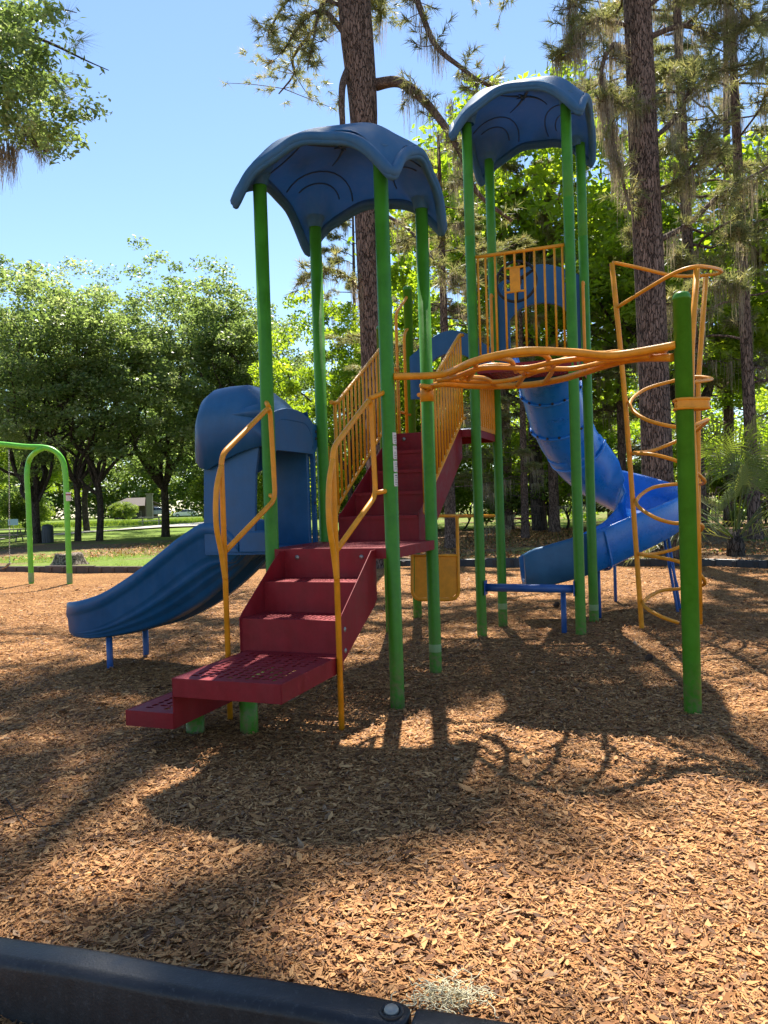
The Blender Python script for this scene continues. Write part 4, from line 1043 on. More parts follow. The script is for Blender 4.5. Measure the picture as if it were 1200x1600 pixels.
def pine(key, seed, h, c0, rad, nb, tr, tufts, moss=40, mossln=1.2, lean=(0, 0), dead=6, nn=20, nl=.27, wd=.012):
    r = np.random.default_rng(seed); rnd = random.Random(seed); m = MB()
    T = spline([Vector((0, 0, -.15)), Vector((0, 0, .35)), Vector((lean[0] * .4, lean[1] * .4, h * .4)), Vector((lean[0] * .8, lean[1] * .8, h * .8)), Vector((lean[0], lean[1], h))], 8)
    m.tube(T, [tr * (1 - .75 * (max(0, p.z) / h) ** 1.3) * (1 + .35 * math.exp(-max(0, p.z) / .35)) for p in T], 14, cap=False)
    def trunk_at(z):
        return min(T, key=lambda p: abs(p.z - z))
    P_ = []; D_ = []; MP = []
    for k in range(nb):
        f = (k + rnd.random()) / nb; z = c0 + (h - c0) * f; a = rnd.uniform(0, 6.28)
        ln = rad * (1 - .65 * f ** 1.5) * rnd.uniform(.55, 1.1)
        s_ = trunk_at(z); s_ = Vector((s_.x, s_.y, z)); e_ = s_ + Vector((math.cos(a) * ln, math.sin(a) * ln, ln * rnd.uniform(-.15, .35)))
        pl = limb(m, s_, e_, tr * .22 * (1 - .5 * f), .02, rnd, sag=rnd.uniform(-.05, .12), jit=.09, sides=6)
        if rnd.random() < .10: continue
        for j in range(tufts):
            t = rnd.uniform(.30, 1.0) ** .7; q = pl[min(len(pl) - 1, int(t * len(pl)))]
            sl = ln * .30 * (1.25 - t); d = Vector((rnd.gauss(0, 1), rnd.gauss(0, 1), rnd.gauss(.1, .45))); d = d.normalized() * rnd.uniform(.2, 1) * sl
            tip = q + d
            if j % 3 == 0: m.tube([q, q.lerp(tip, .5) + Vector((0, 0, -.03)), tip], [.016, .012, .006], 4, cap=False)
            P_.append(tip); dd = (d + (e_ - s_).normalized() * .5).normalized(); D_.append(dd)
            if rnd.random() < .5: P_.append(q + d * .6 + Vector((rnd.gauss(0, .12), rnd.gauss(0, .12), rnd.gauss(0, .1)))); D_.append(dd)
        for j in range(int(moss / nb) + (1 if rnd.random() < moss / nb % 1 else 0)): MP.append(pl[int(len(pl) * rnd.uniform(.2, .98))])
    for k in range(dead):
        z = rnd.uniform(.25, 1.0) * c0; a = rnd.uniform(0, 6.28); ln = rnd.uniform(.4, 2.6); s_ = trunk_at(z); s_ = Vector((s_.x, s_.y, z))
        pl = limb(m, s_, s_ + Vector((math.cos(a) * ln, math.sin(a) * ln, ln * rnd.uniform(-.25, .25))), .035, .008, rnd, jit=.12, sides=5)
        if ln > 1.2:
            MP += [pl[int(len(pl) * .6)], pl[-2]]
            for q in range(3):
                s2 = pl[int(len(pl) * rnd.uniform(.4, .9))]; limb(m, s2, s2 + Vector((rnd.gauss(0, .4), rnd.gauss(0, .4), rnd.gauss(0, .3))), .012, .004, rnd, n=3, sides=4)
    o = m.build(key + '_t', M_PINEBARK); tm = o.data; bpy.data.objects.remove(o)
    v, t, ti = needle_tufts(np.array(P_), r, nn, nl, wd, np.array(D_)); cm = fast_mesh(key + '_needles', v, t, None, ti, M_NEEDLE)
    mm = None
    if MP: v, q, ti = moss_strands(np.array(MP), r, 26, mossln, .11, .010); mm = fast_mesh(key + '_moss', v, None, q, ti, M_MOSS)
    TREE[key] = (tm, cm, mm)
def plant_tree(key, name, x, y, label, group, rot=0, sc=1.0, cat='tree', z=0.0, zs=None):
    tm, cm, mm = TREE[key]
    o = empty(name, (x, y, z), label, cat, group); o.rotation_euler = (0, 0, rot); o.scale = (sc * (1 + .12 * math.sin(x * 1.7)), sc, (zs or sc) * (1 + .10 * math.sin(x * 2.3 + y)))
    link(tm, 'trunk', o); link(cm, 'crown', o)
    if mm: link(mm, 'hanging_moss', o)
    return o

# ------------------------------------------------------------------ the row of oaks on the left
broadleaf('oakA', 11, 15.5, 3.6, 5.6, 250, 120, .75, .21, M_OAK, M_OAKBARK, .21, nl=8)
broadleaf('oakB', 12, 16.5, 3.3, 6.3, 270, 120, .8, .21, M_OAK, M_OAKBARK, .27, nl=9)
broadleaf('oakC', 13, 17.0, 3.0, 6.0, 250, 120, .8, .21, M_OAK, M_OAKBARK, .22, multi=2, nl=6)
broadleaf('lime', 14, 12.0, 3.5, 4.6, 200, 150, .8, .22, M_LIMELEAF, M_OAKBARK, .2, nl=7)
broadleaf('slim', 15, 17, 6.5, 3.6, 170, 130, .8, .22, M_OAK, M_OAKBARK, .2, nl=8, shell=.3)
broadleaf('bush', 16, 3.2, .5, 2.3, 110, 150, .55, .17, M_DARKLEAF, M_OAKBARK, .07, nl=6, multi=2)
broadleaf('limebush', 17, 4.0, .6, 2.4, 100, 150, .6, .17, M_LIMELEAF, M_OAKBARK, .06, nl=6, multi=2)
GO = 'oaks beyond the lawn on the left'
row = [
 ('oakC', 60, 851, 0.4, .98, 'forked dark oak behind the green swing frame'),
 ('oakA', 122, 849, 2.1, .92, 'slender dark oak with a leaning trunk right of the grey litter bin'),
 ('oakA', 156, 848, 4.0, .95, 'straight trunked oak with a side limb, between litter bin and picnic table'),
 ('oakB', 259, 838, 1.2, 1.0, 'oak with long low side limbs standing before the parked cars'),
 ('oakB', -120, 850, 3.0, 1.0, 'dark oak at the left edge, only its right hand limbs in view'),
]
for key, px, py, rot, sc, lab in row:
    g = gp(px, py); plant_tree(key, 'oak_tree', g.x, g.y, lab, GO, rot, sc)
GB = 'trees behind the row of oaks'
back = [
 ('oakC', -10.2, 53, 1.0, 1.0, 'oak right of the long limbed oak, behind the hooded slide'),
 ('oakA', -8.3, 47, 2.2, .95, 'oak showing between the two left roof posts of the play structure'),
 ('slim', -9.0, 43, .7, .92, 'thin loose crowned tree just left of the first roof post'),
 ('oakB', -24, 62, 5.0, 1.05, 'tall oak in the second row above the parked white car'),
 ('oakA', -33, 60, .3, 1.12, 'tall oak in the second row above the litter bin'),
 ('oakC', -40, 62, 1.9, 1.05, 'tall oak in the second row at the left edge of the photo'),
 ('slim', -29, 52, 2.9, .95, 'pale slender tree rising between two rounded oaks on the left'),
]
for key, x, y, rot, sc, lab in back: plant_tree(key, 'oak_tree', x, y, lab, GB, rot, sc)
GL = 'bright young green trees'
for key, x, y, rot, sc, lab in [
 ('lime', -1.6, 37, .5, .85, 'bright green sunlit tree behind the second roof post'),
 ('lime', .6, 43, 2.5, .9, 'bright green tree behind the stair railing of the play structure'),
 ('lime', -30, 66, 1.5, 1.0, 'low bright green tree far behind the oaks, near the brown house'),
 ('lime', 7.2, 36, 4.0, 1.65, 'tallest bright green tree, its top beside the right roof against the sky'),
 ('lime', 12.2, 31, 3.0, 1.2, 'bright green tree behind the right hand pine trunk'),
 ('lime', 18.0, 30, 1.0, 1.25, 'bright green tree at the right edge of the photo'),
 ('lime', 4.0, 45, 5.2, .8, 'low bright green tree seen under the top platform'),
 ('lime', 9.5, 44, .2, .8, 'low bright green tree seen beyond the spiral slide'),
]: plant_tree(key, 'leafy_tree', x, y, lab, GL, rot, sc)

# ------------------------------------------------------------------ pines and woods on the right
pine('pineA', 21, 24, 7.0, 4.4, 36, .21, 44, 45, 1.3)
pine('pineB', 22, 27, 8.0, 5.0, 38, .24, 44, 55, 1.5, lean=(.5, 0))
pine('pineC', 23, 21, 3.8, 4.2, 38, .17, 44, 60, 1.4, lean=(-.3, .2), dead=10)
GP = 'pines in the woods behind the play structure'
woods = [
 ('pineA', 705, 858, 0.3, 1.0, 'straight pine with a grey trunk, seen under the upper stairs'),
 ('pineB', 795, 828, 1.3, 1.1, 'thick dark pine trunk just right of the red stair landing'),
 ('pineC', 821, 843, 2.2, .9, 'slim pine standing in front of the thick dark trunk'),
 ('pineB', 847, 830, 3.1, 1.0, 'left one of the pair of trunks behind the blue tube slide'),
 ('pineA', 867, 833, 4.4, 1.1, 'right one of the pair of trunks behind the blue tube slide'),
 ('pineC', 955, 822, 5.0, 1.0, 'mossy pine between the right roof posts and the spiral climber'),
 ('pineA', 975, 830, .9, .9, 'thin mossy pine left of the large right hand trunk'),
 ('pineB', 1095, 842, 2.7, 1.0, 'pine right of the large trunk, behind the palmetto'),
 ('pineC', 1180, 846, .1, 1.1, 'pine at the right edge behind the palmetto'),
 ('pineC', 560, 833, 3.9, .92, 'pine left of the leaning large trunk, among bright leaves'),
 ('pineC', 660, 822, .4, 1.25, 'distant pine above the landing between the two roofs'),
 ('pineC', 1140, 824, 3.4, 1.3, 'distant pine showing above the palmetto'),
]
for key, px, py, rot, sc, lab in woods:
    g = gp(px, py); plant_tree(key, 'pine_tree', g.x, g.y, lab, GP, rot, sc, zs=sc * (.62 if 700 < px < 880 else 1.0))
rS = random.Random(4)
GS = 'undergrowth bushes at the edge of the woods'
where = ['below the upper stairs', 'below the red landing', 'behind the thick dark trunk', 'behind the tube slide', 'behind the spiral chute', 'behind the spiral climber', 'behind the lone green post', 'behind the palmetto', 'at the right edge', 'left of the leaning trunk', 'behind the second roof post', 'beneath the hooded slide header', 'near the brown house', 'left of the parked cars', 'behind the litter bin', 'behind the swing frame']
bx = [(1.5, 40), (4.0, 42), (7, 40), (9.0, 38), (12, 38), (14.5, 36), (17, 34), (19, 31), (23, 31), (-2, 42), (-5.5, 45), (-9.5, 50), (-38, 112), (-58, 128), (-31, 66), (-36, 60)]
for i, ((x, y), wz) in enumerate(zip(bx, where)):
    k = 'limebush' if i in (1, 3, 5, 9, 10) else 'bush'
    plant_tree(k, 'bush', x, y, ('bright green' if k == 'limebush' else 'dark green') + ' bush ' + wz, GS, rS.uniform(0, 6), rS.uniform(.95, 1.3), 'bush')

# far woodland closing the view: one mass
r = np.random.default_rng(77); N = 1500
cx = r.uniform(-75, 75, N); cy = 78 + r.uniform(0, 18, N) + np.abs(cx) * .1; cz = r.random(N) ** .8 * ((13 + 7 / (1 + np.exp(-(cx - 2) * .4))) + 3 * np.sin(cx * .21) + 2 * np.sin(cx * .5 + 1))
cl = np.stack([cx, cy, cz], 1)
gap = (cx > -42) & (cx < -14) & (cz < 8); cl[gap] = cl[gap] * np.array([2.1, 2.1, 1.5])
link(leaf_mesh('far_woods', cl, 2.0, 75, .62, r, M_OAK), 'distant_woodland', kind='stuff')
N = 1000; cl = np.stack([r.uniform(-125, -18, N), r.uniform(168, 190, N), r.random(N) ** .8 * 21], 1)
link(leaf_mesh('house_woods', cl, 3.6, 70, 1.1, r, M_DARKLEAF), 'woods_behind_house', kind='stuff')
cl = np.stack([r.uniform(0, 34, 330), r.uniform(46, 58, 330), r.random(330) ** .8 * 11], 1)
link(leaf_mesh('mid_woods', cl, 1.5, 80, .34, r, M_LIMELEAF), 'woodland_undergrowth', kind='stuff')

# ------------------------------------------------------------------ the two large pines
def big_trunk(m, pts, rad, sides=30):
    P_ = spline(pts, 6); rr = []
    N_ = len(P_); k = (len(rad) - 1) / (N_ - 1)
    for i in range(N_): x = i * k; j = min(int(x), len(rad) - 2); rr.append(rad[j] + (rad[j + 1] - rad[j]) * (x - j))
    m.tube(P_, rr, sides, cap=False); return P_
def big_pine(name, label, trunk, rad, limbs, crown, seed, moss_pts, group='large pine trunks', crown_c=None):
    r = np.random.default_rng(seed); rnd = random.Random(seed)
    b0 = trunk[0]; o = empty(name, (b0.x, b0.y, 0), label, 'tree', group)
    m = MB(); T = big_trunk(m, trunk, rad); P_ = []; D_ = []; MP = []
    def dress(pl, n, ln, t0=.35, moss=0):
        e_ = (pl[-1] - pl[0]).normalized()
        for j in range(n):
            t = t0 + (1 - t0) * rnd.random() ** .8; q = pl[min(len(pl) - 1, int(t * (len(pl) - 1)))]
            d = Vector((rnd.gauss(0, 1), rnd.gauss(0, 1), rnd.gauss(.05, .5))).normalized() * rnd.uniform(.15, 1) * ln
            tip = q + d
            if j % 2 == 0: m2.tube(spline([q, q.lerp(tip, .5) + Vector((rnd.gauss(0, .05), rnd.gauss(0, .05), rnd.gauss(0, .05))), tip], 3), [.014, .013, .012, .011, .010, .008, .005], 4, cap=False)
            P_.append(tip); D_.append((d.normalized() + e_ * .4).normalized())
            P_.append(q.lerp(tip, .7) + Vector((rnd.gauss(0, .08), rnd.gauss(0, .08), rnd.gauss(0, .08)))); D_.append((d.normalized()).normalized())
        for j in range(moss): MP.append(pl[int((len(pl) - 1) * rnd.uniform(.15, 1))])
    m2 = MB()
    for pts, r0, r1, n, ln, ms in limbs:
        pl = spline(pts, 6); m2.tube(pl, [r0 + (r1 - r0) * (i / (len(pl) - 1)) ** .8 for i in range(len(pl))], 9, cap=False); dress(pl, n, ln, .25, ms)
    ctr = T[-1]; z0, z1, R, nb, tf = crown
    for k in range(nb):
        f = (k + rnd.random()) / nb; z = z0 + (z1 - z0) * f; a = rnd.uniform(0, 6.28); ln = R * (1 - .55 * f) * rnd.uniform(.5, 1.1)
        s_ = min(T, key=lambda p: abs(p.z - z)); s_ = Vector((s_.x, s_.y, z)); e_ = s_ + Vector((math.cos(a) * ln, math.sin(a) * ln, ln * rnd.uniform(-.1, .35)))
        pl = limb(m2, s_, e_, .07 * (1.2 - f), .02, rnd, sag=rnd.uniform(-.03, .12), jit=.09, sides=6); dress(pl, tf, ln * .32, .3, 1)
    m.build('trunk', M_PINEBARK, o); m2.build('limbs', M_LIMB, o, recalc=False)
    v, t, ti = needle_tufts(np.array(P_), r, 24, .27, .0095, np.array(D_)); link(fast_mesh(name + '_n', v - np.array(b0 - Vector((0, 0, b0.z))), t, None, ti, M_NEEDLE), 'needles', o)
    MP += moss_pts
    if MP: v, q, ti = moss_strands(np.array(MP), r, 34, 1.15, .10, .007); link(fast_mesh(name + '_m', v - np.array(b0 - Vector((0, 0, b0.z))), None, q, ti, M_MOSS), 'hanging_moss', o)
    return o
Y1 = 18.9
A = lambda x, y, Y=Y1: at(x, y, Y)
b1 = A(598, 890); b1.z = -.1
tr1 = [b1, A(592, 800), A(583, 650), A(576, 480), A(570, 330), A(568, 180), A(558, 60), A(548, -60), A(530, -260), A(505, -560), A(490, -800)]
ra1 = [.36, .26, .24, .235, .255, .34, .40, .40, .36, .24, .06]
limbs1 = [
 ([A(588, 132), A(622, 128, 18.6), A(655, 150, 18.2), A(690, 190, 17.9), (A(722, 243, 17.7)), A(745, 300, 17.6), A(800, 345, 17.8)], .15, .04, 26, .7, 10),
 ([A(560, 20), A(600, -60), A(640, -30, 18.5), A(655, 10, 18.4), A(680, 70, 18.2), A(720, 105, 18), A(752, 128, 17.9), A(800, 150, 18)], .12, .03, 34, .8, 12),
 ([A(548, 100), A(536, 130, 18.6), A(534, 165, 18.5), A(535, 200, 18.5), A(528, 230, 18.5)], .10, .06, 2, .2, 0),
 ([A(540, 55), A(510, 20), A(480, 25, 18.7), A(455, 60, 18.6), A(440, 85, 18.5)], .08, .015, 26, .55, 2),
 ([A(535, 10), A(505, 5), A(490, 60, 18.6), A(480, 110, 18.5)], .06, .012, 22, .5, 1),
 ([A(530, -40), A(490, -30), A(450, 0, 18.9), A(425, 40, 19), A(418, 60, 19)], .07, .012, 24, .5, 1),
 ([A(590, 330, 18.8), A(640, 360, 18.2), A(690, 420, 17.9), A(735, 440, 17.9)], .05, .012, 24, .6, 6),
 ([A(575, 470), A(540, 430, 18.7), A(500, 420, 18.7), A(465, 440, 18.7)], .04, .01, 26, .5, 3),
]
big_pine('pine_tree', 'large leaning pine trunk rising behind the left roof, with a drooping limb on its right', tr1, ra1, limbs1, (14.5, 27, 6.0, 33, 55), 51, [A(665, 60, 18.4), A(690, 200, 18), A(715, 250, 18), A(700, 160, 18)])
Y2 = 18.6
A = lambda x, y, Y=Y2: at(x, y, Y)
b2 = A(1036, 885); b2.z = -.1
tr2 = [b2, A(1030, 800), A(1024, 650), A(1018, 500), A(1011, 350), A(1004, 200), A(998, 60), A(993, -60), A(985, -300), A(978, -560), A(972, -820)]
ra2 = [.44, .37, .355, .35, .345, .34, .325, .31, .27, .2, .06]
limbs2 = [
 ([A(985, 90), A(958, 70, 18.2), A(940, 110, 18), A(948, 170, 17.9), A(965, 250, 17.8), A(985, 330, 18.1)], .07, .03, 27, .6, 26),
 ([A(985, -20), A(940, -60, 18.3), A(900, -20, 18), A(890, 30, 17.8), A(905, 90, 17.7)], .07, .02, 37, .6, 22),
 ([A(980, 40), A(930, 30, 18.2), A(895, 60, 18), A(865, 95, 17.9)], .05, .015, 37, .5, 12),
 ([A(1030, 165), A(990, 155, 18.2), A(960, 160, 18.1), A(930, 150, 18)], .05, .015, 23, .5, 14),
 ([A(1020, 380), A(1075, 350, 18.9), A(1130, 300, 19.2), A(1185, 270, 19.6), A(1260, 225, 20)], .08, .03, 57, .8, 8),
 ([A(1015, 220), A(1050, 190, 18.9), A(1080, 140, 19.1), A(1130, 110, 19.3), A(1200, 95, 19.4)], .07, .02, 68, .8, 8),
 ([A(1010, 60), A(1070, 40, 19.1), A(1130, 60, 19.4), A(1190, 20, 19.8), A(1260, 10, 20)], .08, .02, 78, .9, 8),
 ([A(1020, 300), A(1060, 280, 18.6), A(1095, 240, 18.3), A(1120, 180, 18.2)], .06, .02, 57, .7, 6),
 ([A(1000, 20), A(1060, -20, 18.8), A(1120, -10, 19), A(1180, 40, 19)], .06, .02, 78, .9, 6),
 ([A(1015, 480), A(1060, 470, 18.8), A(1110, 440, 18.8), A(1170, 450, 18.8)], .04, .012, 44, .6, 8),
]
big_pine('pine_tree', 'large upright pine trunk right of the top platform, hung with grey moss', tr2, ra2, limbs2, (14.5, 27, 6.0, 50, 60), 52, [A(903, 20, 18), A(915, 60, 18), A(930, 100, 18), A(940, 150, 18), A(950, 200, 18), A(960, 230, 18)])

# ------------------------------------------------------------------ oak branch reaching in at the top left
r = np.random.default_rng(9); rnd = random.Random(9)
ob0 = Vector((-7.4, 7.6, 0)); OT = empty('oak_tree', tuple(ob0), 'near oak whose leafy mossy branch fills the top left corner', 'tree')
m = MB(); A = lambda x, y, Y=8.6: at(x, y, Y)
m.tube(spline([ob0 + Vector((0, 0, -.2)), ob0 + Vector((.05, 0, 2)), ob0 + Vector((.3, .1, 4.5)), ob0 + Vector((.2, .2, 8)), ob0 + Vector((.6, .3, 12))], 6), [.42 * (1 - .022 * i) for i in range(25)], 16, cap=False)
main = spline([ob0 + Vector((.3, .1, 5.0)), A(-160, 60), A(-70, 50), A(10, 40), A(60, 50)], 6); m.tube(main, [.11 * (1 - .035 * i) for i in range(25)], 8, cap=False)
tw = []
for pts in ([A(10, 40), A(60, 60, 8.4), A(95, 75, 8.3), A(115, 85, 8.2), A(140, 97, 8.2), A(170, 110, 8.2)], [A(-40, 50), A(0, 100, 8.5), A(40, 115, 8.5), A(70, 100, 8.4)], [A(-40, 60), A(-10, 140, 8.6), A(30, 200, 8.7), A(60, 230, 8.7)],
            [A(0, 40), A(50, 30, 8.8), A(90, 15, 8.8), A(120, 20, 8.8)], [A(-60, 60), A(-40, 160, 8.9), A(-10, 215, 8.9), A(20, 215, 8.9)], [A(20, 40, 8.6), A(60, 90, 8.8), A(90, 130, 8.9), A(110, 160, 8.9)]):
    p_ = spline(pts, 6); m.tube(p_, [.022 - .018 * i / (len(p_) - 1) for i in range(len(p_))], 5, cap=False); tw.append(p_)
m.build('trunk', M_OAKBARK, OT, recalc=False)
cl = []
for x, y, n in ((-20, 60, 20), (20, 60, 20), (50, 90, 16), (10, 120, 18), (50, 140, 12), (90, 175, 7), (75, 215, 7), (20, 180, 14), (95, 200, 5), (55, 190, 8), (-20, 150, 16), (-30, 210, 10), (10, 20, 18), (60, 20, 10), (85, 235, 3), (100, 150, 3)):
    for k in range(int(n * .75) + 1): cl.append(A(x + rnd.gauss(0, 20), y + rnd.gauss(0, 16), 8.6 + rnd.uniform(-.9, .9)))
cl = np.array([tuple(c) for c in cl])
me = leaf_mesh('near_oak', cl, .19, 62, .072, r, M_OAK, aspect=.42); me.transform(Matrix.Translation(-ob0)); link(me, 'crown', OT)
# a few larger single leaves on the long twig
lc = []
for p_ in (tw[0], tw[3]):
    for i in range(6, len(p_), 2): lc.append(p_[i] + Vector((rnd.gauss(0, .05), rnd.gauss(0, .05), rnd.gauss(-.03, .03))))
lc = np.array([tuple(c) for c in lc]); ln = r.uniform(.09, .13, len(lc)); v, q = leaf_quads(lc, ln, ln * .38, r, .4)
link(fast_mesh('twig_leaves', v - np.array(ob0), None, q, np.repeat(r.uniform(0, .5, len(lc)), 4), M_DARKLEAF), 'twig_leaves', OT)
cr2 = crown_clumps(r, (3.6, 3.6, 2.8), 90); cr2 += np.array([-.2, .6, 11.2]); me = leaf_mesh('near_oak2', cr2, .7, 110, .13, r, M_OAK); link(me, 'crown', OT)
v, q, ti = moss_strands(np.array([tuple(A(x, y, 8.7)) for x, y in ((50, 195), (55, 205), (15, 225), (5, 235), (62, 215), (48, 210), (-5, 225), (40, 190), (60, 200), (20, 232), (30, 205), (70, 222))]), r, 60, .55, .035, .004)
link(fast_mesh('near_moss', v - np.array(ob0), None, q, ti, M_MOSS), 'hanging_moss', OT)
tp = np.array([tuple(A(x, y, 8.3)) for x, y in ((132, 60), (108, 152), (100, 145), (122, 70), (105, 20), (60, 100))])
dr = np.array([(.9, -.2, -.2), (.9, 0, -.3), (.7, .3, .2), (.8, .2, .3), (.2, .2, .9), (.5, .1, .2)])
v, t, ti = needle_tufts(tp, r, 44, .26, .002, dr); link(fast_mesh('near_needles', v - np.array(ob0), t, None, ti * .3, M_NEEDLE), 'needle_tuft', OT)

# ------------------------------------------------------------------ palmetto
pb = gp(1150, 874); PM = empty('palmetto', (pb.x, pb.y, 0), 'fan palmetto with spiky fronds at the right edge beyond the black border', 'palm')
m = MB(); m.tube([Vector((pb.x, pb.y, -.2)), Vector((pb.x, pb.y, .35)), Vector((pb.x, pb.y + .05, .7))], [.22, .20, .12], 12); m.build('trunk', M_OAKBARK, PM)
rr = random.Random(8)
for k in range(26):
    a = 2 * math.pi * k / 26 * 2.4 + rr.uniform(-.2, .2); el = rr.uniform(.1, 1.35); ln = rr.uniform(1.3, 2.8)
    d = Vector((math.cos(a) * math.cos(el), math.sin(a) * math.cos(el) * .8, math.sin(el)))
    b_ = Vector((pb.x, pb.y, .45)); tip = b_ + d * ln + Vector((0, 0, -.18 * ln * math.cos(el)))
    pt = spline([b_, b_.lerp(tip, .5) + Vector((0, 0, .12 * ln * math.cos(el))), tip], 5)
    m = MB(); m.tube(pt, [.016 - .009 * i / (len(pt) - 1) for i in range(len(pt))], 5, cap=False)
    fw = (pt[-1] - pt[-3]).normalized(); side = fw.cross(Vector((rr.gauss(0, .3), rr.gauss(0, .3), 1))).normalized(); nr_ = side.cross(fw)
    nb_ = 30; bl = rr.uniform(.9, 1.3)
    for j in range(nb_):
        th = (j / (nb_ - 1) - .5) * 3.9; bd = (fw * math.cos(th) + side * math.sin(th)); w_ = (bd.cross(nr_)).normalized() * .026
        l_ = bl * (1 - .25 * abs(th) / 2) * rr.uniform(.85, 1.05); e_ = tip + bd * l_ * .62 + nr_ * (.06 * math.cos(th)); t2 = tip + bd * l_ + Vector((0, 0, -.16 * l_ - rr.random() * .12))
        m.add([tip, e_ - w_ * .8, e_ + w_ * .8, t2], [(0, 1, 2), (1, 3, 2)])
    fo = m.build('frond', M_PALM, PM, recalc=False)
    at_ = fo.data.attributes.new('tint', 'FLOAT', 'POINT'); at_.data.foreach_set('value', [rr.uniform(.1, .9) if el > .35 else .95] * len(fo.data.vertices))

# ------------------------------------------------------------------ grass beyond the border
r = np.random.default_rng(31)
def grass(name, n, xr, yr, h0, h1, wd):
    x = r.uniform(*xr, n); y = r.uniform(*yr, n); k = y > np.interp(x, lx, [p.y for p in BORDER]) + .15; x, y = x[k], y[k]; n = len(x)
    h = r.uniform(h0, h1, n); a = r.uniform(0, 6.28, n); l_ = r.normal(0, .35, (n, 2)) * h[:, None]
    c = np.stack([x, y, np.full(n, .0)], 1); s = np.stack([np.cos(a), np.sin(a), 0 * a], 1) * wd
    v = np.stack([c - s, c + s, c + np.stack([l_[:, 0], l_[:, 1], h], 1)], 1).reshape(-1, 3)
    link(fast_mesh(name, v, np.arange(n)[:, None] * 3 + np.array([0, 1, 2]), None, np.repeat(r.random(n), 3), M_GRASS), name, kind='stuff')
grass('lawn_grass', 26000, (-20, -2), (20, 38), .04, .10, .008)
grass('meadow_grass', 30000, (-60, -12), (84, 112), .2, .45, .04)
grass('woodland_grass', 22000, (-3, 16), (17, 36), .03, .09, .008)
# fallen leaves and pine straw on the lawn: part of the litter mass
def litter(name, n, xr, yr, size):
    x = r.uniform(*xr, n); y = r.uniform(*yr, n); k = y > np.interp(x, lx, [p.y for p in BORDER]) + .1; x, y = x[k], y[k]; n = len(x)
    c = np.stack([x, y, np.full(n, .06)], 1); ln = size * r.uniform(.6, 1.4, n); v, q = leaf_quads(c, ln, ln * .45, r, 0, 3.0)
    link(fast_mesh(name, v, None, q, np.repeat(np.clip(r.normal(.45, .25, n), 0, 1), 4), M_CHIP), name, kind='stuff')
litter('leaf_litter', 26000, (-3, 18), (17, 38), .11)
litter('lawn_litter', 5000, (-24, -3), (26, 36), .12)

# ------------------------------------------------------------------ borders
def border_piece(p0, p1, mat, h, w, parent_label, group=None, bolt=True, brackets=True, name='plastic_border', z0=-.12, detail=False):
    p0, p1 = Vector(p0), Vector(p1); e = (p1 - p0).normalized(); n = Vector((-e.y, e.x, 0)); up = Vector((0, 0, 1)); ln = (p1 - p0).length
    o = empty(name, tuple(p0), parent_label, 'border', group)
    prof = [(-w / 2, z0), (-w / 2, h - .030), (-w / 2 + .006, h - .014), (-w / 2 + .020, h - .003), (-w / 2 + .034, h), (w / 2 - .034, h), (w / 2 - .020, h - .003), (w / 2 - .006, h - .014), (w / 2, h - .030), (w / 2, z0)]
    rows = []; m = MB()
    if detail:
        st_ = [(0, .02)] + [(t * ln, 1) for t in np.linspace(.03, .96, 20)]
        for t in np.linspace(0, 1, 9): rows.append((ln - .06 + .06 * math.sin(t * math.pi / 2), math.cos(t * math.pi / 2) * .85 + .15))
        st_ = [(0.0, 1)] + st_[2:] + rows; rows = []
        for x, k in st_: rows.append([p0 + e * x + n * (a * k) + up * (z + .0035 * math.sin(x * 9)) for a, z in prof])
    else:
        for x in (0, .01, ln - .01, ln): rows.append([p0 + e * x + n * a * (1 if 0 < x < ln else .9) + up * z for a, z in prof])
    m.grid(rows); 
    m.add(rows[0], [tuple(range(len(prof)))]); m.add(rows[-1], [tuple(range(len(prof)))])
    m.build('border_rail', mat, o)
    if brackets:
        k = max(2, int(ln / .42))
        for i in range(k):
            x = ln * (i + .5) / k; mm = MB(); mm.box(p0 + e * x - n * (w / 2 + .008) + up * (h * .40), (.045, .012, h * .42), (e, n, up)); mm.build('rib', mat, o, bevel=.004)
    return o, e, n
pts = []
for a, b_ in zip(BORDER[:-1], BORDER[1:]):
    k = max(1, round((b_ - a).length / 1.9)); pts += [(a.lerp(b_, i / k), a.lerp(b_, (i + 1) / k)) for i in range(k)]
for i, (a, b_) in enumerate(pts):
    if a.x < -14.5 or a.x > 10: continue
    left = b_.x < -1.6
    n_ = sum(1 for q in pts[:i] if -14.5 < q[0].x)
    side = ('dusty brown' if left else 'black') + ' border board %s'
    border_piece(a, b_, M_BROWNP if left else M_BLACK, .17 + (.015 if i % 3 == 1 else 0), .10, (side % 'along the far edge of the wood chips'), ('brown far border boards' if left else 'black far border boards'))

# near black border at the bottom of the photo
e = Vector((.957, -.29, 0)).normalized()
zn = .21
p_end = gpz(640, 1583, zn); p_end.z = 0
_o, e, n = border_piece(p_end - e * 2.6, p_end, M_BLACK, zn, .135, 'shiny black plastic border across the bottom left corner, with a round bolt at its end', bolt=True, brackets=False, detail=True)
m = MB(); c = gpz(612, 1588, zn + .001); c = p_end - e * .05 + n * -.005; c.z = zn
m.lathe(c, [(.033, -.004), (.033, .003), (.030, .006), (.026, .002), (.024, .0)], 28); m.build('bolt_recess', M_BLACK, _o)
m = MB(); m.lathe(c, [(.021, -.002), (.021, .004), (.018, .010), (.010, .0135), (.0005, .0145)], 28); m.build('bolt', M_BOLT, _o)
q0 = p_end + e * .005; q0 = q0 + n * 0
_o2, _, _ = border_piece(p_end + e * .012 - Vector((0, 0, 0)), p_end + e * 1.9, M_BLACK, zn - .006, .12, 'second shiny black plastic border at the bottom edge, right of the round bolt', brackets=False, detail=False)

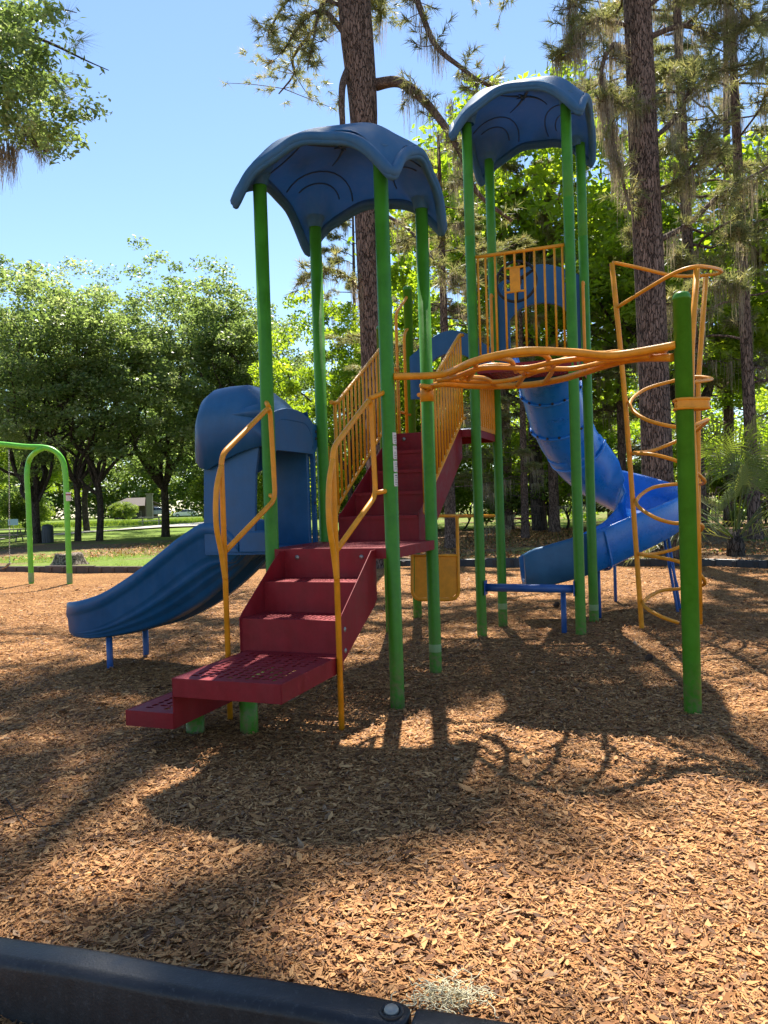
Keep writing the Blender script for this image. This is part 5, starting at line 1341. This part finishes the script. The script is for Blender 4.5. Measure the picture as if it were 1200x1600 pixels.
# ------------------------------------------------------------------ swing frame on the left
g1_, g2_ = gp(49, 911), gp(109, 912); SW = empty('swing_set', (g2_.x, g2_.y, 0), 'lime green arched swing frame on the sunlit chips at the left', 'swing')
Ys = g2_.y; A = lambda x, y, Y=Ys: at(x, y, Y)
m = MB(); r_ = .062
m.tube(spline([Vector((g2_.x, g2_.y, -.2)), Vector((g2_.x, g2_.y, .4)), A(107, 860), A(104, 780), A(102, 740), A(97, 718), A(84, 704), A(66, 699), A(40, 698), A(0, 694), A(-60, 690), A(-200, 680), A(-330, 672)], 6), r_, 16); m.build('top_beam', M_LIME, SW)
m = MB(); m.tube(spline([Vector((g1_.x, g1_.y, -.2)), Vector((g1_.x, g1_.y, .4)), A(47, 860, g1_.y), A(44, 780, g1_.y), A(42, 742, g1_.y), A(46, 718, g1_.y), A(56, 706), A(68, 700)], 6), .058, 16); m.build('arched_leg', M_LIME, SW)
for g in (g1_, g2_):
    m = MB(); m.lathe((g.x, g.y, 0), [(.0635, .02), (.0645, .03), (.0645, .23), (.0635, .24)], 20); m.build('leg_band', M_BAND, SW)
m = MB(); q = A(106, 776); m.lathe(q, [(.0635, -.10), (.0645, -.095), (.0645, .095), (.0635, .10)], 20); m.build('label_band', M_STICK, SW)
m = MB(); m.lathe(q, [(.0648, .028), (.0652, .03), (.0652, .055), (.0648, .057)], 20); m.build('label_edge', M_REDINK, SW)
gl = gp(-330, 912); m = MB(); m.tube([Vector((gl.x, gl.y, -.2)), A(-330, 672)], .06, 12); m.build('far_leg', M_LIME, SW)
# swing hung on two chains
top = A(14, 702); SWG = empty('hanging_swing', (top.x, top.y, .55), 'grey swing seat hanging on chains at the left edge', 'swing seat')
def chain(p0, p1, name):
    m = MB(); n = int((p1 - p0).length / .05)
    for i in range(n):
        c = p0.lerp(p1, (i + .5) / n); u = Vector((1, 0, 0)) if i % 2 else Vector((0, 1, 0)); pts = []
        for k in range(8): a = 2 * math.pi * k / 8; pts.append(c + u * (.013 * math.cos(a)) + Vector((0, 0, .034 * math.sin(a))))
        m.tube(pts, .0045, 4, closed=True)
    m.build(name, M_BOLT, SWG, recalc=False)
s0, s1 = A(15, 880), A(-28, 880)
chain(s0, top, 'chain'); chain(s1, A(-28, 701), 'chain')
m = MB(); m.grid([[s0.lerp(s1, t) + Vector((0, d, -.14 * math.sin(math.pi * t) ** .6)) for d in (-.07, 0, .07)] for t in np.linspace(0, 1, 12)]); m.build('seat', M_WOODG, SWG, solid=.02)

# ------------------------------------------------------------------ stump, bin, path, table, house, cars
sg = gp(105, 886); sg.y = max(sg.y, border_y(sg.x) + .9); sg.x = at(107, 880, sg.y).x
ST = empty('tree_stump', (sg.x, sg.y, 0), 'low weathered tree stump behind the border, at the foot of the swing frame', 'stump')
m = MB(); rnd = random.Random(2); rows = []
for z, k in ((-.1, 1.45), (.04, 1.25), (.14, 1.05), (.27, .92), (.36, .86), (.40, .80), (.38, .5), (.37, .05)):
    rows.append([Vector((sg.x + math.cos(a) * .42 * k * (1 + .10 * math.sin(3 * a + 1) + .06 * math.sin(7 * a)), sg.y + math.sin(a) * .42 * k * (1 + .1 * math.sin(4 * a)), z + .03 * math.sin(2 * a) * k)) for a in [2 * math.pi * i / 30 for i in range(30)]])
m.grid(rows, True, False, True); m.build('stump_wood', bark_mat('stump_bark', (.06, .045, .035), (.17, .13, .10), (.34, .28, .22), 9, 4), ST)
bg_ = gp(75, 851); BN = empty('litter_bin', (bg_.x, bg_.y, 0), 'dark grey domed litter bin beside the path on the left', 'bin')
m = MB(); c = (bg_.x, bg_.y, 0)
m.lathe(c, [(.24, .0), (.26, .02), (.27, .82), (.26, .84)], 24); m.build('bin_body', M_BIN, BN)
m = MB(); m.lathe(c, [(.285, .84), (.29, .87), (.27, .95), (.18, 1.03), (.001, 1.06)], 24); m.build('bin_lid', M_BIN, BN)
for k in range(14):
    a = 2 * math.pi * k / 14; m = MB(); m.box((bg_.x + math.cos(a) * .275, bg_.y + math.sin(a) * .275, .42), (.012, .035, .38), (Vector((math.cos(a), math.sin(a), 0)), Vector((-math.sin(a), math.cos(a), 0)), Vector((0, 0, 1)))); m.build('slat', M_BIN, BN)
pth = [at(x, y, gp(x, y).y) for x, y in ((-60, 852), (0, 846), (60, 838), (130, 834), (200, 827), (300, 820), (420, 816))]
rows = []
for i, p in enumerate(pth):
    w_ = p.y ** 2 * .0017; rows.append([Vector((p.x, p.y - w_, .10)), Vector((p.x, p.y + w_, .10))])
m = MB(); m.grid(rows); tag(m.build('path', M_PATH, solid=.02), kind='structure')
def picnic(px, py, lab, mat, sc=1.0, rot=.2):
    g = gp(px, py); o = empty('picnic_table', (g.x, g.y, 0), lab, 'picnic table'); u = Vector((math.cos(rot), math.sin(rot), 0)); v_ = Vector((-u.y, u.x, 0)); up = Vector((0, 0, 1)); G_ = Vector((g.x, g.y, 0))
    for nm, d, z, hw in (('tabletop', 0, .75, .36), ('bench_plank', -.75, .44, .13), ('bench_plank', .75, .44, .13)):
        m = MB(); m.box(G_ + v_ * d * sc + up * z * sc, (.95 * sc, hw * sc, .03), (u, v_, up)); m.build(nm, mat, o, bevel=.006)
    for s in (-1, 1):
        m = MB()
        m.tube([G_ + u * .65 * s * sc + v_ * -.65 * sc + up * -.05, G_ + u * .65 * s * sc + v_ * -.15 * sc + up * .73 * sc], .04, 8)
        m.tube([G_ + u * .65 * s * sc + v_ * .65 * sc + up * -.05, G_ + u * .65 * s * sc + v_ * .15 * sc + up * .73 * sc], .04, 8)
        m.tube([G_ + u * .65 * s * sc + v_ * -.8 * sc + up * .40 * sc, G_ + u * .65 * s * sc + v_ * .8 * sc + up * .40 * sc], .035, 8); m.build('leg_frame', mat, o)
picnic(236, 822, 'pale picnic table on the grass before the parked cars', M_PATH, 1.2)
picnic(805, 822, 'red picnic table far off among the pine trunks', M_RED, 1.0)
picnic(12, 848, 'weathered table beside the path at the left edge', M_WOODG, 1.0, .1)
g = gp(22, 846); m = MB(); SN = empty('small_sign', (g.x, g.y, 0), 'small pale blue sign on a thin post near the left edge', 'sign')
m.tube([(g.x, g.y, -.1), (g.x, g.y, 1.0)], .02, 8); m.build('sign_post', M_WOODG, SN); m = MB(); m.box((g.x, g.y - .03, 1.15), (.30, .012, .18)); m.build('sign_board', paint('pale_blue_sign', (.35, .52, .66), .5), SN)
# brown house
hx, hy = at(213, 790, 150).x, 150.0; HS = empty('brown_house', (hx, hy, 0), 'low dark brown house among trees, left of the parked cars', 'house')
zg = -1.1
m = MB(); m.box((hx, hy, zg + 1.8), (3.0, 4, 1.8)); m.build('wall', M_HOUSE, HS)
m = MB(); m.poly_prism([(hx - 3.5, hy - 6, zg + 3.6), (hx + 3.5, hy - 6, zg + 3.6), (hx + 1.8, hy, zg + 5.2), (hx - 1.8, hy, zg + 5.2)], (0, .15, -.12)); m.poly_prism([(hx - 3.5, hy + 6, zg + 3.6), (hx - 1.8, hy, zg + 5.2), (hx + 1.8, hy, zg + 5.2), (hx + 3.5, hy + 6, zg + 3.6)], (0, -.15, -.12)); m.build('roof', M_HOUSE, HS)
for dx in (-1.6, 1.6):
    m = MB(); m.box((hx + dx, hy - 4.03, zg + 1.9), (.6, .03, .7)); wnd = m.build('window', M_WOODG, HS); m = MB(); m.box((hx + dx, hy - 4.07, zg + 1.9), (.5, .02, .6)); m.build('pane', M_GLASS, wnd)
# white utility post and low white fence
g = Vector((-36.2 + 1.2, 118, 0)); PO = empty('square_post', (at(234, 790, 118).x, 118, 0), 'pale square post left of the long limbed oak', 'post')
q = at(234, 790, 118); m = MB(); m.box((q.x, q.y, 2.0), (.45, .25, 2.0)); m.build('post_shaft', M_WOODG, PO, bevel=.02); m = MB(); m.box((q.x, q.y, 4.05), (.55, .32, .08)); m.build('post_cap', M_WOODG, PO, bevel=.02)

def car(px, py, Y, rot, mat, lab, kind='sedan'):
    q = at(px, py, Y); o = empty('parked_car', (q.x, q.y, q.z), lab, 'car', 'parked cars'); u = Vector((math.cos(rot), math.sin(rot), 0)); v_ = Vector((-u.y, u.x, 0)); up = Vector((0, 0, 1)); B = Vector(q)
    P = lambda x, y, z: B + u * x + v_ * y + up * z
    if kind == 'sedan': low = [(-2.25, .35), (-2.3, .55), (-2.25, .85), (-1.7, .98), (-.6, 1.0), (.9, .98), (1.8, .88), (2.2, .72), (2.28, .5), (2.2, .3), (1.85, .28), (1.75, .5), (1.45, .66), (1.15, .5), (1.05, .26), (-1.0, .26), (-1.1, .5), (-1.4, .66), (-1.7, .5), (-1.8, .28)]; top = [(-1.75, .98), (-1.15, 1.38), (-.4, 1.47), (.35, 1.40), (1.15, .97)]
    else: low = [(-2.4, .4), (-2.42, .7), (-2.38, 1.05), (-1.7, 1.15), (1.0, 1.12), (1.95, 1.0), (2.3, .8), (2.35, .5), (2.3, .35), (1.9, .33), (1.8, .55), (1.5, .72), (1.2, .55), (1.1, .3), (-1.05, .3), (-1.15, .55), (-1.45, .72), (-1.75, .55), (-1.85, .33)]; top = [(-2.3, 1.12), (-2.15, 1.68), (-.6, 1.78), (.35, 1.70), (1.15, 1.12)]
    m = MB(); m.poly_prism([P(x, -.88, z) for x, z in low], v_ * 1.76); body = m.build('body', mat, o, bevel=.07)
    m = MB(); rows = [[P(x, y * (.84 - .2 * (z - 1) / .7), z) for x, z in top] for y in (-1, -.5, .5, 1)]; m.grid(rows); m.add(rows[0], [tuple(range(len(top)))]); m.add(rows[-1], [tuple(range(len(top)))])
    m.build('cabin', mat, body, bevel=.04)
    for s in (-1, 1):
        for x0, x1 in ((-1.35, -.35), (-.28, .72)):
            yy = s * .79; zt_ = 1.36 if kind == 'sedan' else 1.6; zl_ = 1.03 if kind == 'sedan' else 1.15
            m = MB(); m.poly_prism([P(x0 - (.12 if x0 < -1 else 0), s * .862, zl_), P(x1 + (.22 if x1 > 0 else 0), s * .862, zl_), P(x1 - (.15 if x1 > 0 else 0), s * .745, zt_), P(x0 + (.25 if x0 < -1 else 0), s * .745, zt_)], v_ * (.012 * s)); m.build('side_window', M_GLASS, body)
    for x in (-1.45, 1.45):
        for s in (-1, 1):
            m = MB(); m.lathe(P(x, s * .70, .33), [(.2, -.02), (.33, 0), (.34, .03), (.34, .17), (.31, .2), (.20, .2), (.001, .19)], 20, v_ * s); wh = m.build('wheel', M_DARKM, o)
            m = MB(); m.lathe(P(x, s * .91, .33), [(.20, 0), (.19, .01), (.07, .0), (.001, .02)], 12, v_ * s); m.build('rim', M_SILVER, wh)
    m = MB(); m.box(P(2.2, -.6, .68), (.08, .16, .06), (u, v_, up)); m.build('headlight', M_STICK, o); m = MB(); m.box(P(2.2, .6, .68), (.08, .16, .06), (u, v_, up)); m.build('headlight', M_STICK, o)
car(290, 808, 145, math.pi + .25, M_WHITE, 'white parked car right of the long limbed oak trunk')
car(248, 806, 152, .1, M_SILVER, 'pale blue-grey parked car half hidden by the long limbed oak trunk', 'suv')
FB = empty('barrier_rail', tuple(at(322, 804, 135)), 'low white rail fence right of the parked white car', 'fence')
q = Vector(FB['_o']); m = MB()
for dz in (.35, .75): m.box(q + Vector((1, 0, dz)), (2.6, .04, .07))
m.build('rail', M_WHITE, FB)
for k in range(4): m = MB(); m.box(q + Vector((-1.5 + 1.6 * k, 0, .4)), (.06, .05, .5)); m.build('fence_post', M_WHITE, FB)

# ------------------------------------------------------------------ small things on the chips
def curl_clump(px, py, lab):
    g = gp(px, py, 0); g.z = g1(g); o = empty('moss_clump', tuple(g), lab, 'moss clump'); r = random.Random(5); m = MB()
    for k in range(120):
        p = g + Vector((r.gauss(0, .055), r.gauss(0, .028), r.uniform(.004, .05))); a = r.uniform(0, 6.28); pts = [p.copy()]
        for j in range(7): a += r.gauss(0, .9); p = p + Vector((math.cos(a), math.sin(a) * .8, r.gauss(0, .5))) * .016; p.z = max(p.z, g.z + .005); pts.append(p.copy())
        m.tube(spline(pts, 2), .0017, 4, cap=False)
    m.build('moss_strands', paint('pale_green_moss', (.62, .56, .36), .9, dust=0), o, recalc=False)
curl_clump(703, 1572, 'pale tangled clump of moss on the chips at the bottom edge')
def cone_(px, py, lab, s=1.0):
    g = gp(px, py, 0); g.z = g1(g) + .03; o = empty('pine_cone', tuple(g), lab, 'pine cone', 'pine cones on the chips'); m = MB(); ax = Vector((.8, .3, .25)).normalized(); u = ax.orthogonal().normalized(); w_ = ax.cross(u)
    m.lathe(g - ax * .03 * s, [(.001, 0), (.012 * s, .01 * s), (.014 * s, .04 * s), (.006 * s, .075 * s)], 10, ax); c_ = m.build('cone_core', M_OAKBARK, o); m = MB()
    for k in range(60):
        t = k / 60; a = k * 2.4; rr_ = .034 * s * math.sin(math.pi * (.15 + .75 * t)); c = g + ax * (-.03 + .08 * t) * s; d = u * math.cos(a) + w_ * math.sin(a); sd_ = ax.cross(d)
        m.add([c + sd_ * .006 * s, c - sd_ * .006 * s, c + d * rr_ + ax * .008 * s - sd_ * .009 * s, c + d * rr_ + ax * .008 * s + sd_ * .009 * s, c + d * rr_ * 1.05 + ax * .013 * s], [(0, 1, 2, 3), (2, 4, 3)])
    m.build('cone_scales', M_BROWNP, c_, recalc=False)
cone_(1012, 1038, 'dark pine cone in the sunlit patch left of the lone green post')
cone_(868, 947, 'small pine cone under the blue spiral slide', 1.2)
def twig(P_, lab, r0=.0042):
    g = [gp(*p) for p in P_]; 
    for q in g: q.z = g1(q) + .02
    m = MB(); pl = spline(g, 5); m.tube(pl, [r0 * (1 - .6 * i / (len(pl) - 1)) for i in range(len(pl))], 6)
    st_ = pl[len(pl) // 2]; m.tube([st_, st_ + Vector((.10, .06, .02)), st_ + Vector((.17, .12, .0))], [r0 * .5, r0 * .4, r0 * .2], 5)
    o = m.build('fallen_twig', M_OAKBARK); tag(o, lab, 'twig', 'twigs fallen on the chips')
twig([(2, 1297), (30, 1290), (62, 1306), (100, 1302)], 'bent dark twig at the left edge of the chips')
twig([(10, 1262), (24, 1284), (40, 1312)], 'short dark twig crossing the bent one at the left edge')
twig([(760, 1150), (800, 1166), (838, 1172)], 'thin twig in the shade in front of the green posts', .004)
